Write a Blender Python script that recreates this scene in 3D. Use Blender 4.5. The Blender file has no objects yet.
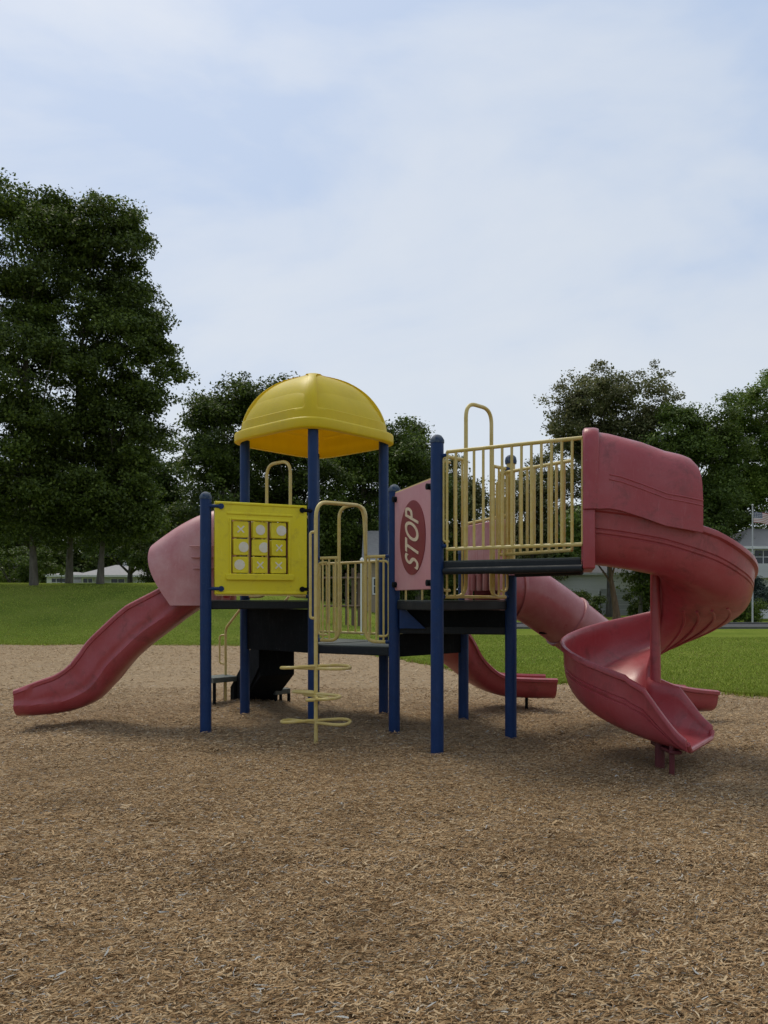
import bpy, math, random
import numpy as np
from mathutils import Vector, Matrix, noise as mnoise
random.seed(7); rng = np.random.default_rng(7)
C = bpy.context.scene.collection
R = math.radians; PI = math.pi

# ------------------------------------------------------------------ materials
def new_mat(name):
    m = bpy.data.materials.new(name); m.use_nodes = True
    nt = m.node_tree; nt.nodes.clear()
    out = nt.nodes.new('ShaderNodeOutputMaterial')
    return m, nt, out
def N(nt, t, **kw):
    n = nt.nodes.new(t)
    for k, v in kw.items(): setattr(n, k, v)
    return n
def noise(nt, scale, detail=4, rough=.55, coord='Object', dist=0, stretch=None):
    tc = N(nt, 'ShaderNodeTexCoord'); n = N(nt, 'ShaderNodeTexNoise')
    src = tc.outputs[coord]
    if stretch:
        mp = N(nt, 'ShaderNodeMapping'); mp.inputs['Scale'].default_value = stretch
        nt.links.new(src, mp.inputs['Vector']); src = mp.outputs['Vector']
    nt.links.new(src, n.inputs['Vector'])
    n.inputs['Scale'].default_value = scale; n.inputs['Detail'].default_value = detail
    n.inputs['Roughness'].default_value = rough; n.inputs['Distortion'].default_value = dist
    return n.outputs['Fac']
def ramp(nt, fac, stops):
    r = N(nt, 'ShaderNodeValToRGB'); e = r.color_ramp.elements
    while len(e) > 1: e.remove(e[0])
    e[0].position = stops[0][0]; e[0].color = (*stops[0][1], 1)
    for p, c in stops[1:]:
        x = e.new(p); x.color = (*c, 1)
    nt.links.new(fac, r.inputs['Fac']); return r.outputs['Color']
def mix(nt, fac, a, b, mode='MIX'):
    m = N(nt, 'ShaderNodeMix'); m.data_type = 'RGBA'; m.blend_type = mode
    for sock, v in ((m.inputs[0], fac), (m.inputs[6], a), (m.inputs[7], b)):
        if isinstance(v, (int, float)): sock.default_value = v
        elif isinstance(v, tuple): sock.default_value = (*v, 1)
        else: nt.links.new(v, sock)
    return m.outputs[2]
def bump(nt, h, strength, dist):
    b = N(nt, 'ShaderNodeBump'); b.inputs['Strength'].default_value = strength
    b.inputs['Distance'].default_value = dist
    nt.links.new(h, b.inputs['Height']); return b.outputs['Normal']
def plastic(name, col, worn, rough=.45, scale=3, wear=(.45, .7), spec=.5, bmp=.15, coat=0, dirt=None):
    m, nt, out = new_mat(name); p = N(nt, 'ShaderNodeBsdfPrincipled')
    f = ramp(nt, noise(nt, scale, 6, .65), [(wear[0], (0, 0, 0)), (wear[1], (1, 1, 1))])
    c = mix(nt, f, col, worn)
    f2 = ramp(nt, noise(nt, 38, 3, .7), [(.62, (0, 0, 0)), (.75, (1, 1, 1))])
    c = mix(nt, f2, c, tuple(min(1, x*.75+.03) for x in worn))
    if dirt:
        f3 = ramp(nt, noise(nt, 5, 7, .75, dist=.5), [(.52, (0, 0, 0)), (.72, (1, 1, 1))])
        c = mix(nt, f3, c, dirt)
    f4 = ramp(nt, noise(nt, 7, 6, .75, stretch=(6, 6, .7)), [(.56, (0, 0, 0)), (.74, (.35, .35, .35))])
    c = mix(nt, f4, c, tuple(min(1, x*1.15+.05) for x in worn))
    nt.links.new(c, p.inputs['Base Color'])
    rr = ramp(nt, noise(nt, 6, 5, .6), [(.3, (rough-.08,)*3), (.7, (min(1, rough+.14),)*3)])
    nt.links.new(rr, p.inputs['Roughness'])
    p.inputs['Specular IOR Level'].default_value = spec
    nt.links.new(bump(nt, noise(nt, 90, 3, .6), bmp, .004), p.inputs['Normal'])
    nt.links.new(p.outputs[0], out.inputs[0]); return m

M = {}
M['red'] = plastic('red_slide_plastic', (.35, .040, .050), (.40, .088, .10), .36, 2.2, (.35, .75), .55, .2, dirt=(.20, .040, .042))
M['pink'] = plastic('sun_bleached_red_plastic', (.46, .15, .155), (.60, .33, .32), .42, 2.6, (.3, .7), .5, .2)
M['tube'] = plastic('faded_tube_plastic', (.33, .065, .072), (.46, .20, .20), .33, 2.0, (.35, .75), .6, .15)
for k_ in ('red', 'pink', 'tube'):
    for n_ in M[k_].node_tree.nodes:
        if n_.type == 'BSDF_PRINCIPLED': n_.inputs['Coat Weight'].default_value = .12; n_.inputs['Coat Roughness'].default_value = .3
M['sign_pink'] = plastic('faded_sign_panel', (.56, .25, .27), (.60, .32, .33), .5, 2, (.3, .8), .4, .1)
M['sign_red'] = plastic('dark_red_sign', (.20, .018, .026), (.25, .04, .045), .5, 6, (.4, .8), .4, .1)
M['letter'] = plastic('worn_pale_lettering', (.72, .60, .42), (.62, .45, .33), .6, 10, (.45, .7), .3, .1)
M['yellow'] = plastic('yellow_plastic', (.80, .69, .012), (.82, .73, .05), .45, 3, (.35, .8), .4, .15, dirt=(.64, .53, .03))
M['mark'] = plastic('pale_marks', (.82, .80, .70), (.76, .72, .52), .6, 14, (.4, .7), .3, .1)
M['rail'] = plastic('cream_yellow_coated_steel', (.60, .46, .11), (.68, .56, .25), .42, 9, (.35, .7), .5, .1, dirt=(.50, .38, .11))
M['blue'] = plastic('blue_coated_steel', (.002, .027, .112), (.004, .038, .14), .48, 4, (.4, .8), .35, .1, dirt=(.006, .024, .08))
M['cap'] = plastic('weathered_blue_cap', (.012, .04, .10), (.12, .15, .17), .6, 20, (.4, .65), .4, .1)
M['deck'] = plastic('dark_green_coated_deck', (.006, .010, .013), (.014, .019, .021), .6, 6, (.4, .8), .4, .2)
M['decktop'] = plastic('grey_green_deck_top', (.10, .12, .105), (.15, .16, .14), .7, 6, (.4, .8), .4, .2)
M['black'] = plastic('black_coated_steel', (.004, .006, .008), (.008, .011, .012), .75, 6, (.4, .8), .15, .2)
M['darkred'] = plastic('dark_red_steel_leg', (.10, .015, .02), (.14, .03, .03), .5, 6, (.4, .8), .4, .1)

# canopy: yellow shell that lets a little light through
m, nt, out = new_mat('yellow_canopy_plastic'); p = N(nt, 'ShaderNodeBsdfPrincipled'); tr = N(nt, 'ShaderNodeBsdfTranslucent')
f = ramp(nt, noise(nt, 3, 6, .7, stretch=(1, 1, .35)), [(.4, (0, 0, 0)), (.75, (1, 1, 1))])
c = mix(nt, f, (.84, .72, .014), (.70, .60, .02)); nt.links.new(c, p.inputs['Base Color'])
p.inputs['Roughness'].default_value = .42
nt.links.new(bump(nt, noise(nt, 60, 3), .1, .004), p.inputs['Normal'])
tr.inputs['Color'].default_value = (.9, .62, .02, 1)
ms = N(nt, 'ShaderNodeMixShader'); ms.inputs[0].default_value = .36
nt.links.new(p.outputs[0], ms.inputs[1]); nt.links.new(tr.outputs[0], ms.inputs[2]); nt.links.new(ms.outputs[0], out.inputs[0]); M['canopy'] = m

def leafmat(name, a, b, c, trans=.30):
    m, nt, out = new_mat(name); g = N(nt, 'ShaderNodeNewGeometry')
    col = ramp(nt, g.outputs['Random Per Island'], [(0, a), (.55, b), (1, c)])
    cl = ramp(nt, noise(nt, .35, 3), [(.35, (.72, .72, .72)), (.65, (1.22, 1.22, 1.15))])
    col = mix(nt, 1.0, col, cl, 'MULTIPLY')
    d = N(nt, 'ShaderNodeBsdfPrincipled'); d.inputs['Roughness'].default_value = .55; d.inputs['Specular IOR Level'].default_value = .35
    t = N(nt, 'ShaderNodeBsdfTranslucent'); ms = N(nt, 'ShaderNodeMixShader'); ms.inputs[0].default_value = trans
    nt.links.new(col, d.inputs['Base Color']); nt.links.new(col, t.inputs['Color'])
    nt.links.new(d.outputs[0], ms.inputs[1]); nt.links.new(t.outputs[0], ms.inputs[2]); nt.links.new(ms.outputs[0], out.inputs[0]); return m
M['leaf_dark'] = leafmat('dark_green_leaves', (.036, .060, .010), (.080, .120, .018), (.15, .20, .034))
M['leaf_mid'] = leafmat('mid_green_leaves', (.050, .084, .014), (.10, .155, .024), (.17, .23, .042))
M['leaf_bright'] = leafmat('bright_green_leaves', (.065, .115, .014), (.13, .20, .026), (.22, .29, .05))
M['leaf_brown'] = leafmat('brown_green_leaves', (.075, .090, .028), (.155, .170, .060), (.27, .25, .12))
M['needle'] = leafmat('blue_green_needles', (.03, .05, .04), (.06, .09, .075), (.10, .14, .12))
def barkmat(name, a, b):
    m, nt, out = new_mat(name); p = N(nt, 'ShaderNodeBsdfPrincipled')
    h = noise(nt, 7, 8, .7, stretch=(1, 1, .25))
    nt.links.new(ramp(nt, h, [(.3, a), (.7, b)]), p.inputs['Base Color']); p.inputs['Roughness'].default_value = .9
    nt.links.new(bump(nt, h, .8, .05), p.inputs['Normal']); nt.links.new(p.outputs[0], out.inputs[0]); return m
M['bark'] = barkmat('grey_bark', (.06, .055, .045), (.19, .17, .14))
M['bark_brown'] = barkmat('brown_bark', (.07, .04, .022), (.22, .14, .085))

# wood chips and mulch sheet
CH = [(0, (.08, .042, .019)), (.15, (.22, .132, .060)), (.45, (.37, .240, .120)), (.75, (.48, .340, .185)), (.95, (.53, .42, .27)), (.97, (.38, .37, .34)), (1, (.42, .43, .41))]
m, nt, out = new_mat('wood_chips'); g = N(nt, 'ShaderNodeNewGeometry'); p = N(nt, 'ShaderNodeBsdfPrincipled')
col = ramp(nt, g.outputs['Random Per Island'], CH)
big = ramp(nt, noise(nt, 1.7, 7, .75, dist=.4), [(.30, (.58, .54, .50)), (.46, (.92, .90, .88)), (.62, (1.10, 1.10, 1.10))])
col = mix(nt, 1.0, col, big, 'MULTIPLY')
def palefac(nt):   # mixes in a paler tan towards the far end of the bed
    t = N(nt, 'ShaderNodeTexCoord'); sx = N(nt, 'ShaderNodeSeparateXYZ'); nt.links.new(t.outputs['Object'], sx.inputs[0])
    a1 = N(nt, 'ShaderNodeMath', operation='MULTIPLY_ADD'); nt.links.new(noise(nt, .45, 4), a1.inputs[0]); a1.inputs[1].default_value = 5.0; nt.links.new(sx.outputs['Y'], a1.inputs[2])
    mr = N(nt, 'ShaderNodeMapRange'); mr.inputs[1].default_value = 8.5; mr.inputs[2].default_value = 15.5; mr.inputs[4].default_value = .62; nt.links.new(a1.outputs[0], mr.inputs[0]); return mr.outputs[0]
nt.links.new(mix(nt, palefac(nt), col, mix(nt, .45, (.56, .43, .28), col)), p.inputs['Base Color']); p.inputs['Roughness'].default_value = .85; p.inputs['Specular IOR Level'].default_value = .15
nt.links.new(p.outputs[0], out.inputs[0]); M['chip'] = m
m, nt, out = new_mat('mulch'); p = N(nt, 'ShaderNodeBsdfPrincipled')
tc = N(nt, 'ShaderNodeTexCoord'); vo = N(nt, 'ShaderNodeTexVoronoi'); vo.feature = 'F1'; vo.inputs['Scale'].default_value = 48; vo.inputs['Randomness'].default_value = 1
mp = N(nt, 'ShaderNodeMapping'); mp.inputs['Scale'].default_value = (1, 1.9, 1); mp.inputs['Rotation'].default_value = (0, 0, .3)
nt.links.new(tc.outputs['Object'], mp.inputs[0]); nt.links.new(mp.outputs[0], vo.inputs['Vector'])
sp = N(nt, 'ShaderNodeSeparateColor'); nt.links.new(vo.outputs['Color'], sp.inputs[0])
col = ramp(nt, sp.outputs[0], CH)
fine = ramp(nt, noise(nt, 120, 3, .8), [(.35, (.6, .6, .6)), (.65, (1.25, 1.25, 1.25))])
col = mix(nt, 1.0, col, fine, 'MULTIPLY')
col = mix(nt, 1.0, col, ramp(nt, noise(nt, .8, 4, .6), [(.35, (.82, .80, .78)), (.62, (1.12, 1.12, 1.12))]), 'MULTIPLY')
col = mix(nt, palefac(nt), col, (.56, .43, .28))
nt.links.new(col, p.inputs['Base Color']); p.inputs['Roughness'].default_value = .95; p.inputs['Specular IOR Level'].default_value = .1
nt.links.new(bump(nt, vo.outputs['Distance'], .9, .03), p.inputs['Normal']); nt.links.new(p.outputs[0], out.inputs[0]); M['mulch'] = m
# lawn
m, nt, out = new_mat('lawn_grass'); p = N(nt, 'ShaderNodeBsdfPrincipled')
a = ramp(nt, noise(nt, .35, 5, .6), [(.3, (.115, .165, .028)), (.5, (.160, .208, .036)), (.72, (.205, .240, .050))])
b = ramp(nt, noise(nt, 9, 6, .8), [(.3, (.7, .7, .7)), (.7, (1.25, 1.25, 1.25))])
c = mix(nt, 1.0, a, b, 'MULTIPLY')
dry = ramp(nt, noise(nt, 1.6, 5, .8), [(.63, (0, 0, 0)), (.72, (1, 1, 1))])
c = mix(nt, dry, c, (.20, .18, .055)); nt.links.new(c, p.inputs['Base Color']); p.inputs['Roughness'].default_value = 1; p.inputs['Specular IOR Level'].default_value = .0
nt.links.new(bump(nt, noise(nt, 40, 4, .8), .6, .04), p.inputs['Normal']); nt.links.new(p.outputs[0], out.inputs[0]); M['lawn'] = m
m, nt, out = new_mat('grass_blades'); g = N(nt, 'ShaderNodeNewGeometry'); p = N(nt, 'ShaderNodeBsdfPrincipled')
nt.links.new(ramp(nt, g.outputs['Random Per Island'], [(0, (.21, .28, .034)), (.6, (.34, .405, .055)), (.93, (.34, .40, .08)), (.96, (.32, .27, .10)), (.99, (.34, .27, .10)), (1, (.5, .40, .03))]), p.inputs['Base Color'])
p.inputs['Roughness'].default_value = .7; p.inputs['Specular IOR Level'].default_value = .2; nt.links.new(p.outputs[0], out.inputs[0]); M['blade'] = m
def flat(name, a, b, sc=4, rough=.85, bmp=.2, bd=.01, stretch=None):
    m, nt, out = new_mat(name); p = N(nt, 'ShaderNodeBsdfPrincipled'); h = noise(nt, sc, 6, .65, stretch=stretch)
    nt.links.new(ramp(nt, h, [(.3, a), (.7, b)]), p.inputs['Base Color']); p.inputs['Roughness'].default_value = rough
    nt.links.new(bump(nt, h, bmp, bd), p.inputs['Normal']); nt.links.new(p.outputs[0], out.inputs[0]); return m
M['asphalt'] = flat('asphalt', (.045, .046, .05), (.07, .07, .074), 3)
M['kerb'] = flat('concrete_kerb', (.09, .09, .085), (.13, .13, .12), 3)
M['white_wall'] = flat('white_siding', (.74, .75, .75), (.83, .83, .82), 1.0, stretch=(.3, .3, 8))
M['grey_wall'] = flat('pale_grey_siding', (.50, .51, .52), (.58, .59, .59), 1.0, stretch=(.3, .3, 8))
M['tan_wall'] = flat('tan_siding', (.30, .24, .17), (.38, .30, .22), 1.0, stretch=(.3, .3, 8))
M['brick'] = flat('orange_tan_brick', (.22, .12, .07), (.34, .21, .13), 9)
M['roof'] = flat('grey_shingles', (.27, .265, .26), (.37, .36, .35), 5, stretch=(1, 1, 3))
M['roof_dark'] = flat('dark_shingles', (.07, .07, .075), (.12, .12, .12), 5)
M['trim'] = flat('white_trim', (.70, .70, .70), (.80, .80, .79), 3)
M['door_grey'] = flat('grey_garage_door', (.42, .43, .43), (.48, .49, .49), 1, stretch=(.2, .2, 6))
M['glass'] = flat('dark_window_glass', (.02, .025, .03), (.05, .06, .07), .6, .12, 0)
M['oldwood'] = flat('old_brown_wood', (.10, .065, .045), (.20, .14, .10), 6, stretch=(1, 1, .2))
M['steel'] = flat('galvanised_steel', (.45, .46, .47), (.58, .58, .58), 4, .45)
M['pinkpaint'] = flat('pink_plastic_toy', (.55, .16, .2), (.6, .2, .24), 4, .5)
m, nt, out = new_mat('striped_flag_cloth'); p = N(nt, 'ShaderNodeBsdfPrincipled')
at = N(nt, 'ShaderNodeAttribute'); at.attribute_name = 'Col'; nt.links.new(at.outputs['Color'], p.inputs['Base Color']); p.inputs['Roughness'].default_value = .8
nt.links.new(p.outputs[0], out.inputs[0]); M['flag'] = m

# ------------------------------------------------------------------ mesh builder
class MB:
    def __init__(s): s.v = []; s.f = []
    def add(s, vs, fs):
        o = len(s.v); s.v.extend([tuple(map(float, v)) for v in vs]); s.f.extend([tuple(i+o for i in f) for f in fs]); return s
    def tube(s, pts, r, n=10, closed=False, cap=True):
        P = [Vector(p) for p in pts]; k = len(P)
        if isinstance(r, (int, float)): r = [r]*k
        T = []
        for i in range(k):
            a = P[(i-1) % k] if closed or i > 0 else P[i]; b = P[(i+1) % k] if closed or i < k-1 else P[i]
            T.append((b-a).normalized())
        up = Vector((0, 0, 1)) if abs(T[0].z) < .9 else Vector((1, 0, 0))
        u = T[0].cross(up).normalized(); vs = []
        for i in range(k):
            u = (u - T[i]*u.dot(T[i])).normalized(); w = T[i].cross(u)
            for j in range(n):
                a = 2*PI*j/n; vs.append(P[i]+(u*math.cos(a)+w*math.sin(a))*r[i])
        fs = []
        for i in range(k if closed else k-1):
            i2 = (i+1) % k
            for j in range(n): fs.append((i*n+j, i*n+(j+1) % n, i2*n+(j+1) % n, i2*n+j))
        if cap and not closed: fs.append(tuple(range(n))[::-1]); fs.append(tuple((k-1)*n+j for j in range(n)))
        return s.add(vs, fs)
    def box(s, a, b):
        x0, y0, z0 = a; x1, y1, z1 = b
        vs = [(x, y, z) for z in (z0, z1) for x, y in ((x0, y0), (x1, y0), (x1, y1), (x0, y1))]
        return s.add(vs, [(3, 2, 1, 0), (4, 5, 6, 7), (0, 1, 5, 4), (1, 2, 6, 5), (2, 3, 7, 6), (3, 0, 4, 7)])
    def prism(s, poly, z0, z1):
        n = len(poly); ar = sum(poly[i][0]*poly[(i+1) % n][1]-poly[(i+1) % n][0]*poly[i][1] for i in range(n))
        if ar < 0: poly = poly[::-1]
        vs = [(x, y, z0) for x, y in poly]+[(x, y, z1) for x, y in poly]
        return s.add(vs, [tuple(range(n))[::-1], tuple(range(n, 2*n))]+[(i, (i+1) % n, n+(i+1) % n, n+i) for i in range(n)])
    def slab(s, o, ux, uy, poly, t0, t1):   # polygon in plane (ux,uy) at origin o, extruded along the normal
        o = Vector(o); ux = Vector(ux); uy = Vector(uy); nn = ux.cross(uy).normalized(); n = len(poly)
        ar = sum(poly[i][0]*poly[(i+1) % n][1]-poly[(i+1) % n][0]*poly[i][1] for i in range(n))
        if ar < 0: poly = poly[::-1]
        vs = [o+ux*a+uy*b+nn*t0 for a, b in poly]+[o+ux*a+uy*b+nn*t1 for a, b in poly]
        return s.add(vs, [tuple(range(n))[::-1], tuple(range(n, 2*n))]+[(i, (i+1) % n, n+(i+1) % n, n+i) for i in range(n)])
    def lathe(s, c, prof, n=14):
        c = Vector(c); vs = []; k = len(prof)
        for r, z in prof:
            for j in range(n): vs.append(c+Vector((r*math.cos(2*PI*j/n), r*math.sin(2*PI*j/n), z)))
        fs = [(i*n+j, i*n+(j+1) % n, (i+1)*n+(j+1) % n, (i+1)*n+j) for i in range(k-1) for j in range(n)]
        fs += [tuple(range(n))[::-1], tuple((k-1)*n+j for j in range(n))]
        return s.add(vs, fs)
    def sweep(s, rings, closed_ring=True, caps=True):
        n = len(rings[0]); k = len(rings); vs = [p for r in rings for p in r]
        fs = [(i*n+j, i*n+(j+1) % n, (i+1)*n+(j+1) % n, (i+1)*n+j) for i in range(k-1) for j in range(n if closed_ring else n-1)]
        s.add(vs, fs); return s
ORG = {}
def put(name, mesh, mat, parent=None):
    o = bpy.data.objects.new(name, mesh); C.objects.link(o)
    if mat: mesh.materials.append(mat)
    return o
def build(mb, name, mat, parent=None, smooth=True, bevel=0, autosmooth=35, label=None, origin=None):
    v = np.array(mb.v); c = (v.min(0)+v.max(0))/2
    if parent is None: c[2] = v[:, 2].min()
    if origin is not None: c = np.array(origin, float)
    me = bpy.data.meshes.new(name); me.from_pydata([tuple(x) for x in (v-c)], [], mb.f); me.update()
    bm = __import__('bmesh').new(); bm.from_mesh(me); __import__('bmesh').ops.recalc_face_normals(bm, faces=bm.faces); bm.to_mesh(me); bm.free()
    if smooth:
        me.polygons.foreach_set('use_smooth', [True]*len(me.polygons))
        try: me.set_sharp_from_angle(angle=R(autosmooth))
        except Exception: pass
    o = put(name, me, mat); c = Vector(c); ORG[o.name] = c
    if parent is not None: o.parent = parent; o.location = c-ORG[parent.name]
    else: o.location = c
    if bevel:
        b = o.modifiers.new('bevel', 'BEVEL'); b.width = bevel; b.segments = 2; b.limit_method = 'ANGLE'; b.angle_limit = R(40); b.harden_normals = False
    if label: o['label'] = label
    return o
def thing(name, label, cat, loc, group=None):
    o = bpy.data.objects.new(name, None); C.objects.link(o); o.location = loc; o.empty_display_size = .3
    o['label'] = label; o['category'] = cat
    if group: o['group'] = group
    ORG[o.name] = Vector(loc); return o
def tag(o, label=None, cat=None, group=None, kind=None):
    for k, v in (('label', label), ('category', cat), ('group', group), ('kind', kind)):
        if v: o[k] = v
    return o
def npmesh(name, verts, faces_n, mat, parent=None, loc=(0, 0, 0)):
    """verts (n*k,3); every k consecutive verts are one face"""
    me = bpy.data.meshes.new(name); nv = len(verts); k = faces_n; nf = nv//k
    me.vertices.add(nv); me.vertices.foreach_set('co', (verts-np.array(loc)).astype(np.float32).ravel())
    me.loops.add(nv); me.loops.foreach_set('vertex_index', np.arange(nv, dtype=np.int32))
    me.polygons.add(nf); me.polygons.foreach_set('loop_start', (np.arange(nf)*k).astype(np.int32))
    me.update(calc_edges=True); me.validate()
    o = put(name, me, mat); o.location = loc; ORG[o.name] = Vector(loc)
    if parent is not None: o.parent = parent; o.location = Vector(loc)-ORG[parent.name]
    return o

CAMH = 1.4; F = 790.0
def P(px, py, D): return Vector(((px-384)/F*D, D, CAMH+(600-py)/F*D))

# ------------------------------------------------------------------ camera, light, world
cam = bpy.data.cameras.new('camera'); co = bpy.data.objects.new('camera', cam); C.objects.link(co)
co.location = (0, 0, CAMH); co.rotation_euler = (R(90), 0, 0); cam.lens = F/1024*36; cam.sensor_width = 36
cam.shift_y = 88/1024; cam.clip_end = 3000; cam.clip_start = .05
sc = bpy.context.scene; sc.camera = co
sc.view_settings.view_transform = 'Standard'; sc.view_settings.look = 'None'; sc.view_settings.exposure = .26; sc.view_settings.gamma = 1
w = bpy.data.worlds.new('World'); sc.world = w; w.use_nodes = True; nt = w.node_tree; nt.nodes.clear()
EL, AZ = 58, -28
sky = N(nt, 'ShaderNodeTexSky'); sky.sky_type = 'NISHITA'; sky.sun_disc = False; sky.sun_elevation = R(EL); sky.sun_rotation = R(AZ); sky.dust_density = 3; sky.air_density = 1
tc = N(nt, 'ShaderNodeTexCoord'); mp = N(nt, 'ShaderNodeMapping'); mp.inputs['Scale'].default_value = (1, 1, 2.2); mp.inputs['Rotation'].default_value = (.3, .5, .4)
nt.links.new(tc.outputs['Generated'], mp.inputs[0])
nz = N(nt, 'ShaderNodeTexNoise'); nz.inputs['Scale'].default_value = 2.1; nz.inputs['Detail'].default_value = 7; nz.inputs['Roughness'].default_value = .52; nz.inputs['Distortion'].default_value = .35
nt.links.new(mp.outputs[0], nz.inputs['Vector'])
sep = N(nt, 'ShaderNodeSeparateXYZ'); nt.links.new(tc.outputs['Generated'], sep.inputs[0])
sh1 = N(nt, 'ShaderNodeMath', operation='MULTIPLY_ADD'); nt.links.new(sep.outputs['X'], sh1.inputs[0]); sh1.inputs[1].default_value = .18; nt.links.new(nz.outputs['Fac'], sh1.inputs[2])
sh2 = N(nt, 'ShaderNodeMath', operation='MULTIPLY_ADD'); nt.links.new(sep.outputs['Z'], sh2.inputs[0]); sh2.inputs[1].default_value = -.14; nt.links.new(sh1.outputs[0], sh2.inputs[2])
fac = ramp(nt, sh2.outputs[0], [(.30, (.20,)*3), (.38, (.60,)*3), (.44, (.80,)*3), (.50, (.90,)*3), (.58, (1.0,)*3)])
sx = N(nt, 'ShaderNodeSeparateXYZ'); nt.links.new(tc.outputs['Generated'], sx.inputs[0])
cl = ramp(nt, sx.outputs['Z'], [(0, (6.2, 6.65, 6.95)), (.3, (6.2, 6.6, 7.1)), (.6, (6.0, 6.5, 7.2)), (1, (6.9, 7.1, 7.4))])
back = N(nt, 'ShaderNodeMapRange'); back.inputs[1].default_value = -.3; back.inputs[2].default_value = .35; back.inputs[3].default_value = .76; nt.links.new(sx.outputs['Y'], back.inputs[0])
cl = mix(nt, 1.0, cl, back.outputs[0], 'MULTIPLY')   # unseen sky behind the camera dimmed to darken front faces and undersides
colr = mix(nt, .86, sky.outputs[0], mix(nt, fac, mix(nt, 1.0, (3.9, 5.0, 6.9), back.outputs[0], 'MULTIPLY'), cl))
bg = N(nt, 'ShaderNodeBackground'); bg.inputs[1].default_value = .1; nt.links.new(colr, bg.inputs[0])
wo = N(nt, 'ShaderNodeOutputWorld'); nt.links.new(bg.outputs[0], wo.inputs[0])
sl = bpy.data.lights.new('sun', 'SUN'); sl.energy = 1.5; sl.angle = R(22); sl.color = (1, .90, .74)
so = bpy.data.objects.new('sun', sl); C.objects.link(so)
# NISHITA: sun_rotation measured from +Y clockwise (towards +X)
d = Vector((math.sin(R(AZ))*math.cos(R(EL)), math.cos(R(AZ))*math.cos(R(EL)), math.sin(R(EL))))
so.rotation_euler = d.to_track_quat('Z', 'Y').to_euler(); so.location = (0, 0, 30)

# ------------------------------------------------------------------ ground
def sst(a, b, x):
    t = np.clip((x-a)/(b-a), 0, 1); return t*t*(3-2*t)
BX = np.array([-60, -14, -6, -3, -1.2, .45, 1.7, 2.9, 4.2, 6, 9, 14, 30.]); BY = np.array([25.5, 25, 24.6, 24.2, 22.6, 18.6, 15.4, 13.5, 12.3, 11.5, 10.6, 9.6, 8.5])
def ybound(x): return np.interp(x, BX, BY)+.10*np.sin(x*3.1)+.07*np.sin(x*7.7+1)+.05*np.sin(x*17.3+2)
def vnoise(x, y, s, seed=0):
    rs = np.random.RandomState(seed); G = rs.rand(128, 128)
    u = x/s; v = y/s; i = np.floor(u).astype(int); j = np.floor(v).astype(int); a = u-i; b = v-j; a = a*a*(3-2*a); b = b*b*(3-2*b)
    g = lambda p, q: G[p % 128, q % 128]
    return g(i, j)*(1-a)*(1-b)+g(i+1, j)*a*(1-b)+g(i, j+1)*(1-a)*b+g(i+1, j+1)*a*b
def mz(x, y):   # mulch surface
    z = .035*(vnoise(x, y, 1.1, 1)-.5)+.03*(vnoise(x, y, .38, 2)-.5)+.016*(vnoise(x, y, .13, 3)-.5)
    z = z+.09*np.exp(-(((x+1.85)/.55)**2+((y-10.3)/.45)**2))
    z = z-.05*np.exp(-(((x-2.6)/.5)**2+((y-6.4)/.4)**2))-.04*np.exp(-(((x+4.2)/.6)**2+((y-8.9)/.5)**2))
    for (px_, py_) in ((-1.9, 8.42), (-.8, 8.92), (-1.715, 9.74), (-.005, 9.78), (.11, 8.44), (.49, 7.28), (1.305, 8.13), (.925, 9.2), (-.67, 7.8)):
        rr = np.hypot(x-px_, y-py_); z = z-.055*np.exp(-(rr/.14)**2)+.028*np.exp(-((rr-.24)/.09)**2)
    z = z-.05*np.exp(-(((x-2.3)/.35)**2+((y-10.4)/.3)**2))-.04*np.exp(-(((x-3.9)/.4)**2+((y-9.5)/.3)**2))
    return z
def lz(x, y):
    m_ = 2.35*sst(25.5, 44, y)*sst(4, -11, x)
    far = .9*sst(60, 140, y)
    return m_*(1-.35*sst(50, 90, y))+far*0+.04*(vnoise(x, y, 3.0, 5)-.5)
def grid(xs, ys, zf, name, mat):
    X, Y = np.meshgrid(xs, ys); Z = zf(X, Y); nx, ny = len(xs), len(ys)
    v = np.stack([X, Y, Z], -1).reshape(-1, 3); idx = np.arange(nx*ny).reshape(ny, nx)
    f = np.stack([idx[:-1, :-1], idx[:-1, 1:], idx[1:, 1:], idx[1:, :-1]], -1).reshape(-1, 4)
    me = bpy.data.meshes.new(name); me.vertices.add(len(v)); me.vertices.foreach_set('co', v.astype(np.float32).ravel())
    me.loops.add(f.size); me.loops.foreach_set('vertex_index', f.astype(np.int32).ravel())
    me.polygons.add(len(f)); me.polygons.foreach_set('loop_start', (np.arange(len(f))*4).astype(np.int32)); me.update(calc_edges=True)
    me.polygons.foreach_set('use_smooth', np.ones(len(f), bool)); return put(name, me, mat)
xs = np.concatenate([np.linspace(-900, -60, 15), np.linspace(-58, 58, 233), np.linspace(60, 900, 15)])
ys = np.concatenate([np.linspace(-60, 6, 12), np.linspace(6.4, 60, 200), np.linspace(61, 140, 50), np.linspace(160, 1500, 12)])
def lawnz(x, y):
    ins = sst(0, .25, ybound(x)-y)
    return lz(x, y)*(1-ins)-.12*ins+.004
tag(grid(xs, ys, lawnz, 'lawn', M['lawn']), kind='structure')
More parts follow.
